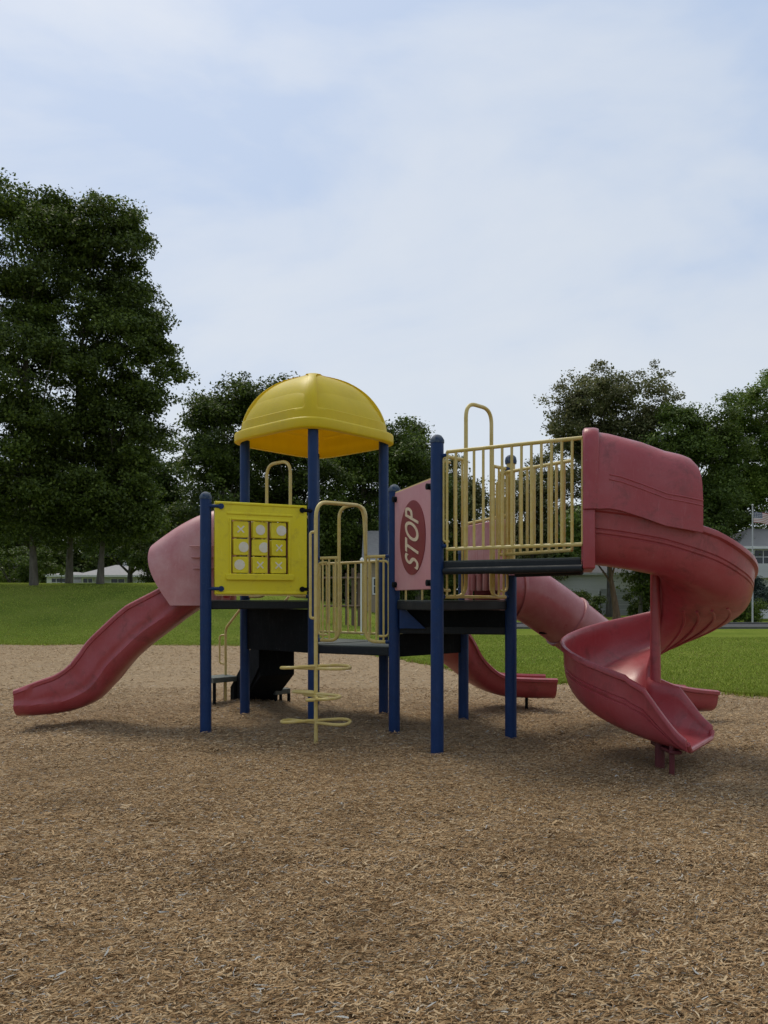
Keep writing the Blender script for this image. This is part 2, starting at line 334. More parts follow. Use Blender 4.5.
# mulch bed: columns follow the curved edge
nx, ny = 420, 520; xg = np.concatenate([np.linspace(-45, -9, 50), np.linspace(-8.95, 8.95, 320), np.linspace(9, 25, 50)])
T = np.linspace(0, 1, ny)**1.25
Xm = np.repeat(xg[None, :], ny, 0); Ym = -5+(ybound(xg)[None, :]+5)*T[:, None]; Zm = mz(Xm, Ym)
edge = sst(.35, 0, ybound(Xm)-Ym); Zm = Zm*(1-edge)+edge*(-.015)+.0
v = np.stack([Xm, Ym, Zm], -1).reshape(-1, 3); idx = np.arange(nx*ny).reshape(ny, nx)
f = np.stack([idx[:-1, :-1], idx[:-1, 1:], idx[1:, 1:], idx[1:, :-1]], -1).reshape(-1, 4)
me = bpy.data.meshes.new('mulch_bed'); me.vertices.add(len(v)); me.vertices.foreach_set('co', v.astype(np.float32).ravel())
me.loops.add(f.size); me.loops.foreach_set('vertex_index', f.astype(np.int32).ravel()); me.polygons.add(len(f))
me.polygons.foreach_set('loop_start', (np.arange(len(f))*4).astype(np.int32)); me.update(calc_edges=True); me.polygons.foreach_set('use_smooth', np.ones(len(f), bool))
tag(put('mulch_ground', me, M['mulch']), kind='structure')

# loose chips: bent strips, two quads each sharing an edge (6 verts)
def chips(n, y0, y1, smin, smax, flatness=.35):
    y = rng.uniform(y0*y0, y1*y1, n)**.5; x = rng.uniform(-1, 1, n)*(y*.56+.9)
    keep = y < ybound(x)-.05+.25*rng.random(n); x, y = x[keep], y[keep]; n = len(x)
    L = rng.uniform(smin, smax, n)*(.6+.8*rng.random(n)**2); W = L*rng.uniform(.09, .24, n); a = rng.uniform(0, PI, n)
    a = np.where(rng.random(n) < .35, a*.3, a)
    tilt = rng.normal(0, flatness, n); roll = rng.normal(0, .32, n)
    d = np.stack([np.cos(a)*np.cos(tilt), np.sin(a)*np.cos(tilt), np.sin(tilt)], -1)
    s = np.stack([-np.sin(a)*np.cos(roll), np.cos(a)*np.cos(roll), np.sin(roll)], -1)
    z = mz(x, y)+.006+.5*L*np.abs(np.sin(tilt))*.7+rng.uniform(0, .010, n)
    c = np.stack([x, y, z], -1); up = np.zeros_like(c); up[:, 2] = 1
    bend = (rng.normal(0, .05, n)*L)[:, None]*up+(rng.normal(0, .06, n)*L)[:, None]*s
    hl = (L/2)[:, None]; hw = (W/2)[:, None]; tp = rng.uniform(.3, 1, n)[:, None]
    v = np.stack([c-d*hl-s*hw*tp-bend, c-d*hl+s*hw*tp-bend, c+s*hw+bend, c-s*hw+bend, c+d*hl+s*hw*(1.3-tp)-bend, c+d*hl-s*hw*(1.3-tp)-bend], 1)
    return v
V = np.concatenate([chips(150000, 2.2, 4.4, .012, .034, .16), chips(6000, 2.2, 5.5, .03, .055, .14), chips(170000, 4.2, 7.5, .013, .034, .12), chips(120000, 7.3, 12.5, .022, .055, .16), chips(70000, 12.2, 24.5, .035, .08, .12)])
n = len(V); me = bpy.data.meshes.new('wood_chips'); me.vertices.add(n*6); me.vertices.foreach_set('co', V.astype(np.float32).ravel())
b = (np.arange(n)*6)[:, None]; fi = np.concatenate([b+np.array([0, 3, 2, 1]), b+np.array([3, 5, 4, 2])], 1).reshape(-1).astype(np.int32)
me.loops.add(len(fi)); me.loops.foreach_set('vertex_index', fi); me.polygons.add(n*2); me.polygons.foreach_set('loop_start', (np.arange(n*2)*4).astype(np.int32)); me.update(calc_edges=True)
tag(put('wood_chips', me, M['chip']), 'loose shredded wood chips covering the playground floor', 'wood chips', kind='stuff')

# grass blades near the edge of the bed
def blades(n, x0, x1, depth, hmin, hmax):
    x = rng.uniform(x0, x1, n); y = ybound(x)-.08+depth*rng.random(n)**2.6
    z = lz(x, y); h = rng.uniform(hmin, hmax, n)*.75*np.where(y-ybound(x) < .2, 1.2, 1); a = rng.uniform(0, 2*PI, n); wd = rng.uniform(.006, .012, n)*(1+.06*y)
    sx_ = np.cos(a)*wd; sy_ = np.sin(a)*wd; lx = rng.normal(0, .5, n)*h; ly = rng.normal(0, .5, n)*h
    return np.stack([np.stack([x-sx_, y-sy_, z-.02], -1), np.stack([x+sx_, y+sy_, z-.02], -1), np.stack([x+lx, y+ly, z+h], -1)], 1)
G_ = np.concatenate([blades(190000, 1.0, 15, 20, .03, .06), blades(90000, -20, 1.5, 16, .03, .06)])
ex = blades(9000, -18, 14, .30, .03, .07); ex[:, :, 1] -= rng.random(9000)[:, None]**2*.45; G_ = np.concatenate([G_, ex])
o = npmesh('grass', G_.reshape(-1, 3), 3, M['blade']); tag(o, 'mown grass growing beyond the edge of the wood chips', 'grass', kind='stuff')

# road at right with kerb
rd = MB(); rd.box((-8, 38, .02), (160, 44.5, .05)); tag(build(rd, 'road', M['asphalt'], smooth=False), kind='structure')
kb = MB(); kb.box((-8, 37.75, -.05), (160, 37.996, .13)); kb.box((-8, 44.504, -.05), (160, 44.75, .14)); tag(build(kb, 'kerb', M['kerb'], smooth=False, bevel=.02), kind='structure')

# ------------------------------------------------------------------ play structure
A = Vector((-1.90, 8.42)); D_ = Vector((-.80, 8.92)); G = Vector((-1.715, 9.74)); K = Vector((-.005, 9.78)); H_ = Vector((-.925, 10.6))
Cc = Vector((.11, 8.44)); B = Vector((.49, 7.28)); E = Vector((1.305, 8.13)); Fp = Vector((.925, 9.2)); R1 = Vector((1.66, 6.60)); R2 = Vector((1.85, 7.40))
ps = thing('playground_structure', 'red, yellow and blue play structure with slides standing on the wood chips', 'playground', (-.2, 8.9, 0))
def post(p, h, r=.06, cap=True):
    mb = MB(); mb.tube([(p.x, p.y, -.15), (p.x, p.y, .4), (p.x, p.y, h)], r, 20); o = build(mb, 'post', M['blue'], ps)
    if cap:
        c = MB(); c.lathe((p.x, p.y, h), [(r+.006, -.015), (r+.006, .012), (r*.92, .032), (r*.66, .052), (r*.3, .062)], 18); build(c, 'post_cap', M['cap'], o)
    return o
posts = {}
for nm, p_, h_ in (('A', A, 2.49), ('B', B, 2.86), ('C', Cc, 2.57), ('F', Fp, 1.95)): posts[nm] = post(p_, h_)
posts['E'] = post(E, 1.655, cap=False)
mb = MB(); mb.tube([(E.x, E.y, 1.765), (E.x, E.y, 2.83)], .045, 16); pe_ = build(mb, 'rail_pole', M['rail'], ps)
mb = MB(); mb.lathe((E.x, E.y, 2.83), [(.058, -.03), (.062, .0), (.055, .035), (.036, .055), (.015, .063)], 16); build(mb, 'post_cap', M['cap'], pe_)
for nm, p_ in (('D', D_), ('G', G), ('K', K), ('H', H_)): posts[nm] = post(p_, 3.36, cap=False)
def lerp(p, q, t): return p+(q-p)*t
def clamp(p, q, z, parent, ln=.11):
    d = (q-p).normalized(); a = p+d*.055; b = p+d*(.06+ln); mb = MB()
    mb.tube([(a.x, a.y, z), (b.x, b.y, z)], .019, 10)
    nrm = Vector((d.y, -d.x)); c1 = b-nrm*.0; c2 = b+nrm*.035
    mb.tube([(c1.x, c1.y, z), (c2.x, c2.y, z)], .028, 12)
    build(mb, 'bracket', M['black'], parent)
    mb = MB(); mb.lathe((p.x, p.y, z), [(.067, -.022), (.067, .022)], 20); build(mb, 'collar', M['blue'], parent)
def deck(poly, z, inset=0, name='deck', t=.10):
    c = sum(poly, Vector((0, 0)))/len(poly)
    pp = [p+(c-p).normalized()*.02 for p in poly]
    mb = MB(); mb.prism([(p.x, p.y) for p in pp], z-t, z-.012); o = build(mb, name, M['deck'], ps, smooth=False, bevel=.012)
    top = MB(); p2 = [p+(c-p).normalized()*.04 for p in poly]; top.prism([(p.x, p.y) for p in p2], z-.010, z); build(top, 'deck_surface', M['decktop'], o, smooth=False)
    return o
deck([A, D_, G], 1.40); deck([D_, K, H_, G], .90); deck([D_, Cc, K], .898); deck([Cc, Fp, K], .896)
deck([Cc, E, Fp], 1.14); deck([B, E, Cc], 1.40); deck([B, R1, R2, E], 1.76)
def riser(p, q, z0, z1, mat='black', off=0.0, name='riser_panel', parent=None):
    d = (q-p).normalized(); n_ = Vector((d.y, -d.x)); a = p+d*.06+n_*off; b = q-d*.06+n_*off
    mb = MB(); mb.slab((a.x, a.y, 0), (d.x, d.y, 0), (0, 0, 1), [(0, z0), ((b-a).length, z0), ((b-a).length, z1), (0, z1)], -.012, .012)
    return build(mb, name, M[mat], parent or ps, smooth=False, bevel=.004)
riser(D_, G, .80, 1.296); riser(Cc, E, 1.12, 1.296); riser(Cc, Fp, .79, 1.035)
# underside beam of the bridge
mb = MB(); q0, q1 = B, R1; mb.tube([(B.x+.06, B.y-.03, 1.665), (R1.x, R1.y, 1.665)], .032, 12); build(mb, 'bridge_beam', M['deck'], ps)
mb = MB(); mb.tube([(E.x+.05, E.y-.06, 1.665), (R2.x, R2.y, 1.665)], .032, 12); build(mb, 'bridge_beam', M['deck'], ps)
# blue triangular stringer plate beneath the raised deck
d = (E-Cc).normalized(); mb = MB(); o0 = Cc+d*.07+Vector((d.y, -d.x))*.05
mb.slab((o0.x, o0.y, 0), (d.x, d.y, 0), (0, 0, 1), [(0, 1.10), (.28, 1.10), (.03, 1.33), (0, 1.33)], -.01, .01); build(mb, 'stringer', M['blue'], ps, smooth=False)

def rounded(pts, r, n=5):
    out = []
    P_ = [Vector(p) for p in pts]
    for i, p in enumerate(P_):
        if i in (0, len(P_)-1): out.append(p); continue
        a = (P_[i-1]-p); b = (P_[i+1]-p); rr = min(r, a.length*.49, b.length*.49); a = p+a.normalized()*rr; b = p+b.normalized()*rr
        for k in range(n+1):
            t = k/n; out.append(a*(1-t)**2+p*2*t*(1-t)+b*t*t)
    return out
def barrier(p, q, z0, z1, nb, rb=.012, rr=.017, e0=.09, e1=.09, loop0=False, loop1=False, cl=True):
    L = (q-p).length; d = (q-p)/L; a = p+d*e0; b = q-d*e1; mb = MB()
    for z in (z0, z1): mb.tube([(a.x, a.y, z), (b.x, b.y, z)], rr, 10)
    for lp, s_, pt in ((loop0, 1, a), (loop1, -1, b)):
        mb.tube([(pt.x, pt.y, z0), (pt.x, pt.y, z1)], rb, 8)
        if lp:
            u = pt-d*s_*.035; u2 = pt+d*s_*.02
            mb.tube(rounded([(u2.x, u2.y, z1-.05), (u.x, u.y, z1-.05), (u.x, u.y, z0+.07), (u2.x, u2.y, z0+.07)], .05), .011, 8)
    o = build(mb, 'railing', M['rail'], ps)
    for i in range(1, nb-1):
        t = i/(nb-1); c = lerp(a, b, t); m2 = MB(); m2.tube([(c.x, c.y, z0), (c.x, c.y, z1)], rb, 8); build(m2, 'bar', M['rail'], o)
    if cl:
        for z in (z0+.03, z1-.03):
            m3 = MB(); m3.tube([(p.x, p.y, z), (a.x, a.y, z)], .018, 8); build(m3, 'bracket', M['blue'], o)
    return o
def gate(p, q, z0, z1, za, t0, t1, nb=3, rb=.011, full=False):
    L = (q-p).length; d = (q-p)/L; a = lerp(p, q, t0); b = lerp(p, q, t1); mb = MB(); e = .085
    rad = (b-a).length*.42; r = .019
    pts = rounded([(p.x+d.x*e, p.y+d.y*e, z0), (a.x, a.y, z0), (a.x, a.y, za), (b.x, b.y, za), (q.x-d.x*e, q.y-d.y*e, z0)][:0] or
        [tuple(p+d*e)+(z0,), tuple(a)+(z0,), tuple(a)+(za,), tuple(b)+(za,), tuple(b)+(z0,), tuple(q-d*e)+(z0,)], .15, 8)
    mb.tube(pts, r, 10)
    for u, v_ in ((p+d*e, a), (b, q-d*e)): mb.tube([tuple(u)+(z1,), tuple(v_)+(z1,)], r*.9, 10)
    if full: mb.tube([tuple(a-d*.08)+(z0,), tuple(b+d*.08)+(z0,)], r*.8, 8)
    for u, s_ in ((p+d*e, 1), (q-d*e, -1)):
        w0 = u-d*s_*.02; w1 = u+d*s_*.10
        mb.tube(rounded([tuple(w1)+(z1-.05,), tuple(w0)+(z1-.05,), tuple(w0)+(z0+.06,), tuple(w1)+(z0+.06,)], .06), r*.7, 8)
    o = build(mb, 'arch_gate', M['rail'], ps)
    for u, v_ in ((p+d*e, a), (b, q-d*e)):
        for i in range(nb):
            c = lerp(u, v_, (i+.5)/nb); m2 = MB(); m2.tube([tuple(c)+(z0,), tuple(c)+(z1,)], rb, 8); build(m2, 'bar', M['rail'], o)
    for pp, s_ in ((p, 1), (q, -1)):
        for z in (z0, z1):
            m3 = MB(); m3.tube([(pp.x, pp.y, z), tuple(pp+d*s_*.10)+(z,)], .021, 8); build(m3, 'bracket', M['blue'], o)
    return o
gate(D_, Cc, .95, 1.87, 2.44, .33, .66, 3)
gate(G, D_, 1.44, 2.40, 3.02, .34, .685, 2)
gate(B, E, 1.43, 2.74, 3.30, .365, .715, 3, full=True)
barrier(H_, K, .98, 1.88, 9)
barrier(B, R1, 1.865, 2.755, 15, e0=.10, e1=.0, loop0=True, rb=.0125)
hd_ = (R2-E).normalized(); of_ = Vector((hd_.y, -hd_.x))*.10
barrier(E+of_, R2+of_, 1.865, 2.70, 11, e0=-.055, e1=.03, rb=.014, cl=False)
mb = MB(); q_ = E+of_; mb.tube(rounded([tuple(q_-hd_*.0)+(2.62,), tuple(q_-hd_*.10)+(2.62,), tuple(q_-hd_*.10)+(1.92,), tuple(q_-hd_*.0)+(1.92,)], .05), .014, 8); build(mb, 'rail_loop', M['rail'], ps)
barrier(K, Fp, .98, 1.88, 3, e0=.09, e1=.55)

# ---- tic-tac-toe panel between the two left posts
d = (D_-A).normalized(); L = (D_-A).length; nrm = Vector((d.y, -d.x)); ux = (d.x, d.y, 0); uz = (0, 0, 1)
o0 = A+nrm*.03; O3 = (o0.x, o0.y, 0)
x0, x1, z0, z1 = .085, L-.095, 1.46, 2.455; wx0, wx1, wz0, wz1 = x0+.175, x1-.215, z0+.225, z1-.195
def rr_poly(a, b, c, d_, r=.03, n=4):
    out = []
    for cx, cz, s in ((b-r, d_-r, 0), (a+r, d_-r, 1), (a+r, c+r, 2), (b-r, c+r, 3)):
        for k in range(n+1):
            t = s*PI/2+k/n*PI/2; out.append((cx+r*math.cos(t), cz+r*math.sin(t)))
    return out
mb = MB()
outer = rr_poly(x0, x1, z0, z1, .03); # frame = four bars butted round the window
for a, b, c, e in ((x0, wx0, z0, z1), (wx1, x1, z0, z1), (wx0, wx1, z0, wz0), (wx0, wx1, wz1, z1)):
    mb.slab(O3, ux, uz, [(a, c), (b, c), (b, e), (a, e)], -.025, .025)
pan = build(mb, 'game_panel', M['yellow'], ps, smooth=False, label='yellow noughts and crosses panel')
mb = MB()
t_ = .018
for a, b, c, e in ((wx0-.02, wx0, wz0-.02, wz1+.02), (wx1, wx1+.02, wz0-.02, wz1+.02), (wx0, wx1, wz1, wz1+.022)):
    mb.slab(O3, ux, uz, [(a, c), (b, c), (b, e), (a, e)], .02, .042)
mb.slab(O3, ux, uz, rr_poly(wx0-.06, wx1+.06, wz0-.07, wz0-.005, .02), .02, .055)
mb.slab(O3, ux, uz, rr_poly(wx0-.05, wx1+.05, wz1+.06, wz1+.085, .01), .02, .034)
mb.slab(O3, ux, uz, rr_poly(x0+.005, x1-.005, z0+.003, z0+.03, .01), .02, .034)
mb.slab(O3, ux, uz, rr_poly(x0+.005, x1-.005, z1-.03, z1-.003, .01), .02, .034)
build(mb, 'raised_frame', M['yellow'], pan, bevel=.006)
for zz in (z0-.014,):
    mb = MB(); mb.slab(O3, ux, uz, [(x0+.01, zz), (x1-.01, zz), (x1-.01, zz+.013), (x0+.01, zz+.013)], -.02, .02); build(mb, 'lower_edge', M['rail'], pan, smooth=False)
mb = MB()
for k in range(4):
    xx = wx0+.008+(wx1-wx0-.016)*k/3; mb.tube([tuple(o0+d*xx)+(wz0,), tuple(o0+d*xx)+(wz1,)], .009, 8)
build(mb, 'cube_rods', M['darkred'], pan)
cw = (wx1-wx0)/3; ch = (wz1-wz0)/3
marks = ['XOO', 'O>X', 'OXX']; offs = [(0, 0, .35), (.35, .6, 0), (-.1, .3, .2)]
for i in range(3):
    for j in range(3):
        cx = wx0+cw*(i+.5); cz = wz1-ch*(j+.5); a_, b_ = cw*.5-.022, ch*.5-.008
        ang = (0, .25, -.35, .4, -.5, .15, -.1, .3, -.2)[i*3+j]*.5
        c2 = o0+d*cx; dd = Vector((d.x*math.cos(ang)-d.y*math.sin(ang), d.x*math.sin(ang)+d.y*math.cos(ang))); n2 = Vector((dd.y, -dd.x))
        O2 = (c2.x, c2.y, cz); mb = MB(); mb.slab(O2, (dd.x, dd.y, 0), uz, rr_poly(-a_, a_, -b_, b_, .012, 3), -.055, .022)
        cu = build(mb, 'cube', M['yellow'], pan, bevel=.006); mk = marks[j][i]; mb = MB()
        if mk == 'O' or mk == '>':
            ro = .056; k_ = 20; ox = offs[j][i]*a_; ring = [(ox+ro*math.cos(2*PI*q/k_), ro*math.sin(2*PI*q/k_)) for q in range(k_)]
            ring = [(min(max(a, -a_+.002), a_-.002), b) for a, b in ring]
            mb.slab(O2, (dd.x, dd.y, 0), uz, ring, .020, .0255); build(mb, 'nought_mark', M['mark'], cu)
        else:
            for s_ in (1, -1):
                hw = .007; e_ = .05; v1 = Vector((1, s_)).normalized(); v2 = Vector((-v1.y, v1.x))
                mb.slab(O2, (dd.x, dd.y, 0), uz, [tuple(v1*e_+v2*hw), tuple(v1*e_-v2*hw), tuple(-v1*e_-v2*hw), tuple(-v1*e_+v2*hw)], .020, .0245+.001*s_)
            build(mb, 'cross_mark', M['mark'], cu)
for pp, qq in ((A, D_), (D_, A)):
    for z in (1.52, 2.40):
        s_ = 1 if pp is A else -1; dd = (qq-pp).normalized(); mb = MB(); a = pp+nrm*.03; b = a+dd*.15
        mb.tube([tuple(a)+(z,), tuple(b+nrm*.03)+(z,)], .020, 10); mb.tube([tuple(b)+(z,), tuple(b+nrm*.045)+(z,)], .030, 12); build(mb, 'bracket', M['blue'] if s_ > 0 else M['black'], pan)

# ---- STOP panel between two right posts (C far left, B near right)
d = (B-Cc).normalized(); L = (B-Cc).length; nrm = Vector((d.y, -d.x)); o0 = Cc; O3 = (o0.x, o0.y, 0); ux = (d.x, d.y, 0)
a0, a1, z0, z1 = .07, L-.10, 1.50, 2.53
mb = MB(); mb.slab(O3, ux, uz, rr_poly(a0, a1, z0, z1, .03), -.02, .02); sp_ = build(mb, 'sign_panel', M['sign_pink'], ps, bevel=.006, label='faded pink panel lettered STOP')
mb = MB(); mb.slab(O3, ux, uz, rr_poly(a0+.01, a1-.01, z1, z1+.012, .003), -.016, .016); build(mb, 'top_edge', M['rail'], sp_)
cx, cz = (a0+a1)/2+.02, 2.02; mb = MB(); mb.slab(O3, ux, uz, [(cx+.365*math.cos(2*PI*k/48), cz+.37*math.sin(2*PI*k/48)) for k in range(48)], .018, .026); build(mb, 'oval', M['sign_red'], sp_)
cu = bpy.data.curves.new('stop_text', 'FONT'); cu.body = 'STOP'; cu.size = .40; cu.align_x = 'CENTER'; cu.align_y = 'CENTER'; cu.extrude = .002; cu.offset = .004; cu.space_character = 1.02
to = bpy.data.objects.new('tmp', cu); C.objects.link(to); bpy.context.view_layer.update()
me = bpy.data.meshes.new_from_object(to.evaluated_get(bpy.context.evaluated_depsgraph_get())); bpy.data.objects.remove(to)
vv = np.zeros(len(me.vertices)*3); me.vertices.foreach_get('co', vv); vv = vv.reshape(-1, 3)
c_ = (vv.min(0)+vv.max(0))/2; vv -= c_; sX = .56/(vv[:, 0].max()-vv[:, 0].min()); sY = .42/(vv[:, 1].max()-vv[:, 1].min())
# rotated a quarter turn: text x runs up, text y runs to the left
nv = np.zeros_like(vv); U = -vv[:, 1]*sY*.92+cx; W_ = vv[:, 0]*sX+vv[:, 1]*sY*.28+cz; nn = vv[:, 2]+.0285
# panel plane normal (ux x uz) = (d.y,-d.x)
nv[:, 0] = o0.x+d.x*U+d.y*nn; nv[:, 1] = o0.y+d.y*U-d.x*nn; nv[:, 2] = W_
cen = (nv.min(0)+nv.max(0))/2; me.vertices.foreach_set('co', (nv-cen).ravel()); me.update(); me.name = 'stop_lettering'
lo = put('lettering', me, M['letter']); lo.parent = sp_; lo.location = Vector(cen)-ORG[sp_.name]
for pp, s_ in ((Cc, 1), (B, -1)):
    for z in (1.56, 2.46):
        mb = MB(); a = pp+nrm*.02; b = a+d*s_*.12; mb.tube([tuple(a)+(z,), tuple(b)+(z,)], .02, 10); mb.tube([tuple(b-nrm*.01)+(z,), tuple(b+nrm*.04)+(z,)], .03, 12); build(mb, 'bracket', M['black'], sp_)

# ---- canopy
cc = (D_+G+K+H_)/4; e1 = (K-D_).normalized(); e2 = Vector((-e1.y, e1.x)); half = .765; ZR = 3.32
def sq_ring(s, z, rc=.12, n=16, rec=0, inner=0):
    pts = []; r = min(rc, s*.5)
    for side in range(4):
        for k in range(n):
            t = -1+2*k/n
            a, b = ((s, t*s), (-t*s, s), (-s, -t*s), (t*s, -s))[side]
            # round the corners
            q = (abs(a)**5+abs(b)**5)**(1/5); m_ = max(abs(a), abs(b)); f_ = m_/q if q else 1; a *= f_; b *= f_
            lim = .84 if s/half > .55 else .84*math.sqrt(max(0, (s/half-.22)/.33))
            if rec and abs(t) < lim:
                w_ = min(1, (lim-abs(t))/.05); sh = rec*w_
                if side == 0: a -= sh
                elif side == 1: b -= sh
                elif side == 2: a += sh
                else: b += sh
            p = cc+e1*a+e2*b; pts.append(Vector((p.x, p.y, z)))
    return pts
HD = .70; rings = []
zt = ZR+.13
# inner shell from apex down then rim then outer shell up
def prof(s): return HD*(1-s**2.3)**.56
S_ = [.02, .1, .2, .3, .4, .5, .6, .7, .78, .85, .90, .94, .97, .985]
for s in S_: rings.append(sq_ring(s*half*.95, zt+prof(s)*.95-.04, n=48))
rings.append(sq_ring(half*.955, ZR+.01, n=48)); rings.append(sq_ring(half*.955, ZR, n=48)); rings.append(sq_ring(half*1.0, ZR-.004, n=48))
rings.append(sq_ring(half*1.035, ZR+.008, n=48)); rings.append(sq_ring(half*1.04, ZR+.02, n=48)); rings.append(sq_ring(half*1.04, zt-.03, n=48)); rings.append(sq_ring(half*1.03, zt-.012, n=48)); rings.append(sq_ring(half*1.01, zt-.002, n=48)); rings.append(sq_ring(half*.955, zt+.004, n=48))
S2 = [.99, .982, .974, .965, .95, .93, .915, .90, .87, .83, .78, .74, .7, .65, .6, .55, .5, .45, .4, .36, .33, .30, .28, .26, .24, .2, .17, .13, .1, .07, .05, .03, .01]
for s in S2:
    rec = .042 if .24 < s < .978 else 0
    rings.append(sq_ring(s*half*.955, zt+prof(s), n=48, rec=rec))
mb = MB(); mb.sweep(rings); n96 = 192; mb.f.append(tuple(range(n96))); mb.f.append(tuple(len(mb.v)-n96+i for i in range(n96)))
build(mb, 'canopy', M['canopy'], ps, autosmooth=50, label='yellow domed canopy with ribs')

# ---- sweeping chutes
def frames(path):
    P_ = [Vector(p) for p in path]; out = []
    for i, p in enumerate(P_):
        t = (P_[min(i+1, len(P_)-1)]-P_[max(i-1, 0)]).normalized(); th = Vector((t.x, t.y, 0)).normalized()
        lat = Vector((-th.y, th.x, 0)); up = t.cross(Vector((-lat.x, -lat.y, 0))).normalized()
        if up.z < 0: up = -up
        out.append((p, t, lat, up))
    return out
def chute(path, prof_f, upmix=1.0, name='chute', mat=None, parent=None, label=None, solid=.0):
    """prof_f(t) -> closed list of (lateral, height)"""
    fr = frames(path); k = len(fr); rings = []
    for i, (p, t, lat, up) in enumerate(fr):
        u = (up*upmix+Vector((0, 0, 1))*(1-upmix)).normalized()
        rings.append([p+lat*a+u*b for a, b in prof_f(i/(k-1))])
    mb = MB(); mb.sweep(rings); n_ = len(rings[0])
    # end caps as quads strips (profile is a folded loop: outer then inner reversed)
    h = n_//2
    for base in (0, (k-1)*n_):
        for j in range(h-1): mb.f.append((base+j, base+j+1, base+n_-2-j, base+n_-1-j))
    return build(mb, name, mat, parent, autosmooth=40, label=label)
def uprof(wl, wr, hl, hr, t=.028, rim=.035, nb=3.2, groove=0, gh=(.62, .70), m=15, bedw=.8):
    """left side is +lateral. returns outer points left->right and inner right->left, equal counts"""
    outp = []; inn = []
    for k in range(m*2+1):
        a = PI*k/(m*2)   # 0..PI left->right
        c, s = math.cos(a), math.sin(a); w_ = wl if c >= 0 else wr; h = hl if c >= 0 else hr
        u = w_*math.copysign(abs(c)**(2/nb), c); v_ = h*(1-abs(s)**(2/nb))
        ui = (w_-t)*math.copysign(abs(c)**(2/nb), c)
        g = 0
        outp.append([u, v_-t]); inn.append([ui, v_])
    def side(pts, w_, h, sgn):
        pass
    # straight rim with a rolled edge
    L0 = [[wl+rim*.2, hl+.0], [wl+rim, hl-.012], [wl+rim, hl-.045], [wl+rim*.25, hl-.055]]
    R0 = [[-wr-rim*.25, hr-.055], [-wr-rim, hr-.045], [-wr-rim, hr-.012], [-wr-rim*.2, hr+.0]]
    core = outp[1:-1]
    if groove:
        c2 = []
        for (a, b), (a2, b2) in zip(core[:-1], core[1:]):
            c2.append([a, b])
            for gg in gh:
                for sgn, h in ((1, hl), (-1, hr)):
                    if sgn*a > 0 and (b-(gg*h))*(b2-(gg*h)) < 0 and abs(a) > .6*(wl if sgn > 0 else wr): pass
        core = core
    o_ = L0+core+R0; i_ = [[wl-.004, hl+.004]]*2+[[wl-t, hl-.02]]*2+inn[1:-1]+[[-wr+t, hr-.02]]*2+[[-wr+.004, hr+.004]]*2
    i_ = [list(x) for x in i_]
    return o_+i_[::-1]
def catmull(pts, n=8):
    P_ = [Vector(p) for p in pts]; P_ = [P_[0]*2-P_[1]]+P_+[P_[-1]*2-P_[-2]]; out = []
    for i in range(1, len(P_)-2):
        a, b, c, d_ = P_[i-1:i+3]
        for k in range(n):
            t = k/n; out.append(.5*((2*b)+(c-a)*t+(2*a-5*b+4*c-d_)*t*t+(3*b-a-3*c+d_)*t**3))
    out.append(P_[-2]); return out

# left wave slide
ls = bpy.data.objects.new('wave_slide', None); C.objects.link(ls)
lp = [(-1.80, 9.02, 1.42), (-2.10, 9.02, 1.33), (-2.42, 9.0, 1.10), (-2.70, 8.98, .88), (-2.90, 8.96, .68), (-3.07, 8.95, .47), (-3.25, 8.93, .29), (-3.50, 8.91, .19), (-3.80, 8.89, .15), (-4.03, 8.88, .14)]
path = catmull(lp, 7)
ls.location = (-1.8-ps.location.x, 9.13-ps.location.y, 0); ls.parent = ps; ORG[ls.name] = Vector((-1.8, 9.13, 0)); ls['label'] = 'red wavy slide descending to the left'
def lf(t):
    h = float(np.interp(t, [0, .12, .3, .7, .85, 1], [.26, .36, .46, .46, .38, .28])); out_ = []
    for a, b in uprof(.33, .33, h, h, rim=.016, nb=3.6):
        if abs(a) > .2:   # moulded ledges along the wall
            k_ = sst(.11, .15, b)*.030+sst(.27, .30, b)*.022; a -= float(k_)*math.copysign(1, a)
        out_.append([a, b])
    return out_
chute(path, lf, .8, 'chute', M['red'], ls)
# hood of left slide: bulging shell
def hood_prof(wl, hb, ht, t=.025, n=4.0, m=16, wtop=None, grooves=None):
    o_ = []; i_ = []
    for k in range(m*2+1):
        a = PI*k/(m*2); c, s = math.cos(a), math.sin(a)
        u = wl*math.copysign(abs(c)**(2/n), c); v_ = hb+(ht-hb)*abs(s)**(2/n)
        if grooves:
            for g in grooves:
                dd = abs(v_-g)
                if dd < .012: u += -.008*math.copysign(1, u)
        o_.append([u, v_]); i_.append([(wl-t)*math.copysign(abs(c)**(2/n), c), hb+(ht-t-hb)*abs(s)**(2/n)])
    return o_+i_[::-1]
def shell(stations, name, mat, parent, label=None):
    """stations: (point, heading xy unit, halfwidth, zbottom, ztop, lean)"""
    rings = []
    for p, hd, wl, zb, zt_, n_, lean in stations:
        lat = Vector((-hd[1], hd[0], 0)); h3 = Vector((hd[0], hd[1], 0))
        rings.append([Vector((p[0], p[1], 0))+lat*a+Vector((0, 0, b))+h3*lean*(b-zb) for a, b in hood_prof(wl, zb, zt_, n=n_)])
    mb = MB(); mb.sweep(rings); n_ = len(rings[0]); h = n_//2; k = len(rings)
    for base in (0, (k-1)*n_):
        for j in range(h-1): mb.f.append((base+j, base+j+1, base+n_-2-j, base+n_-1-j))
    return build(mb, name, mat, parent, autosmooth=40, label=label)
st = []
for k in range(13):
    t = k/12; x = -1.84-.52*t; zb = 1.37-.01*t; zt_ = 2.44-.36*t**1.5
    lean = -.78*t
    st.append(((x, 9.11), (-1, -.05), .36+.02*math.sin(t*3), zb, zt_, 3.2, 0))
hs = []
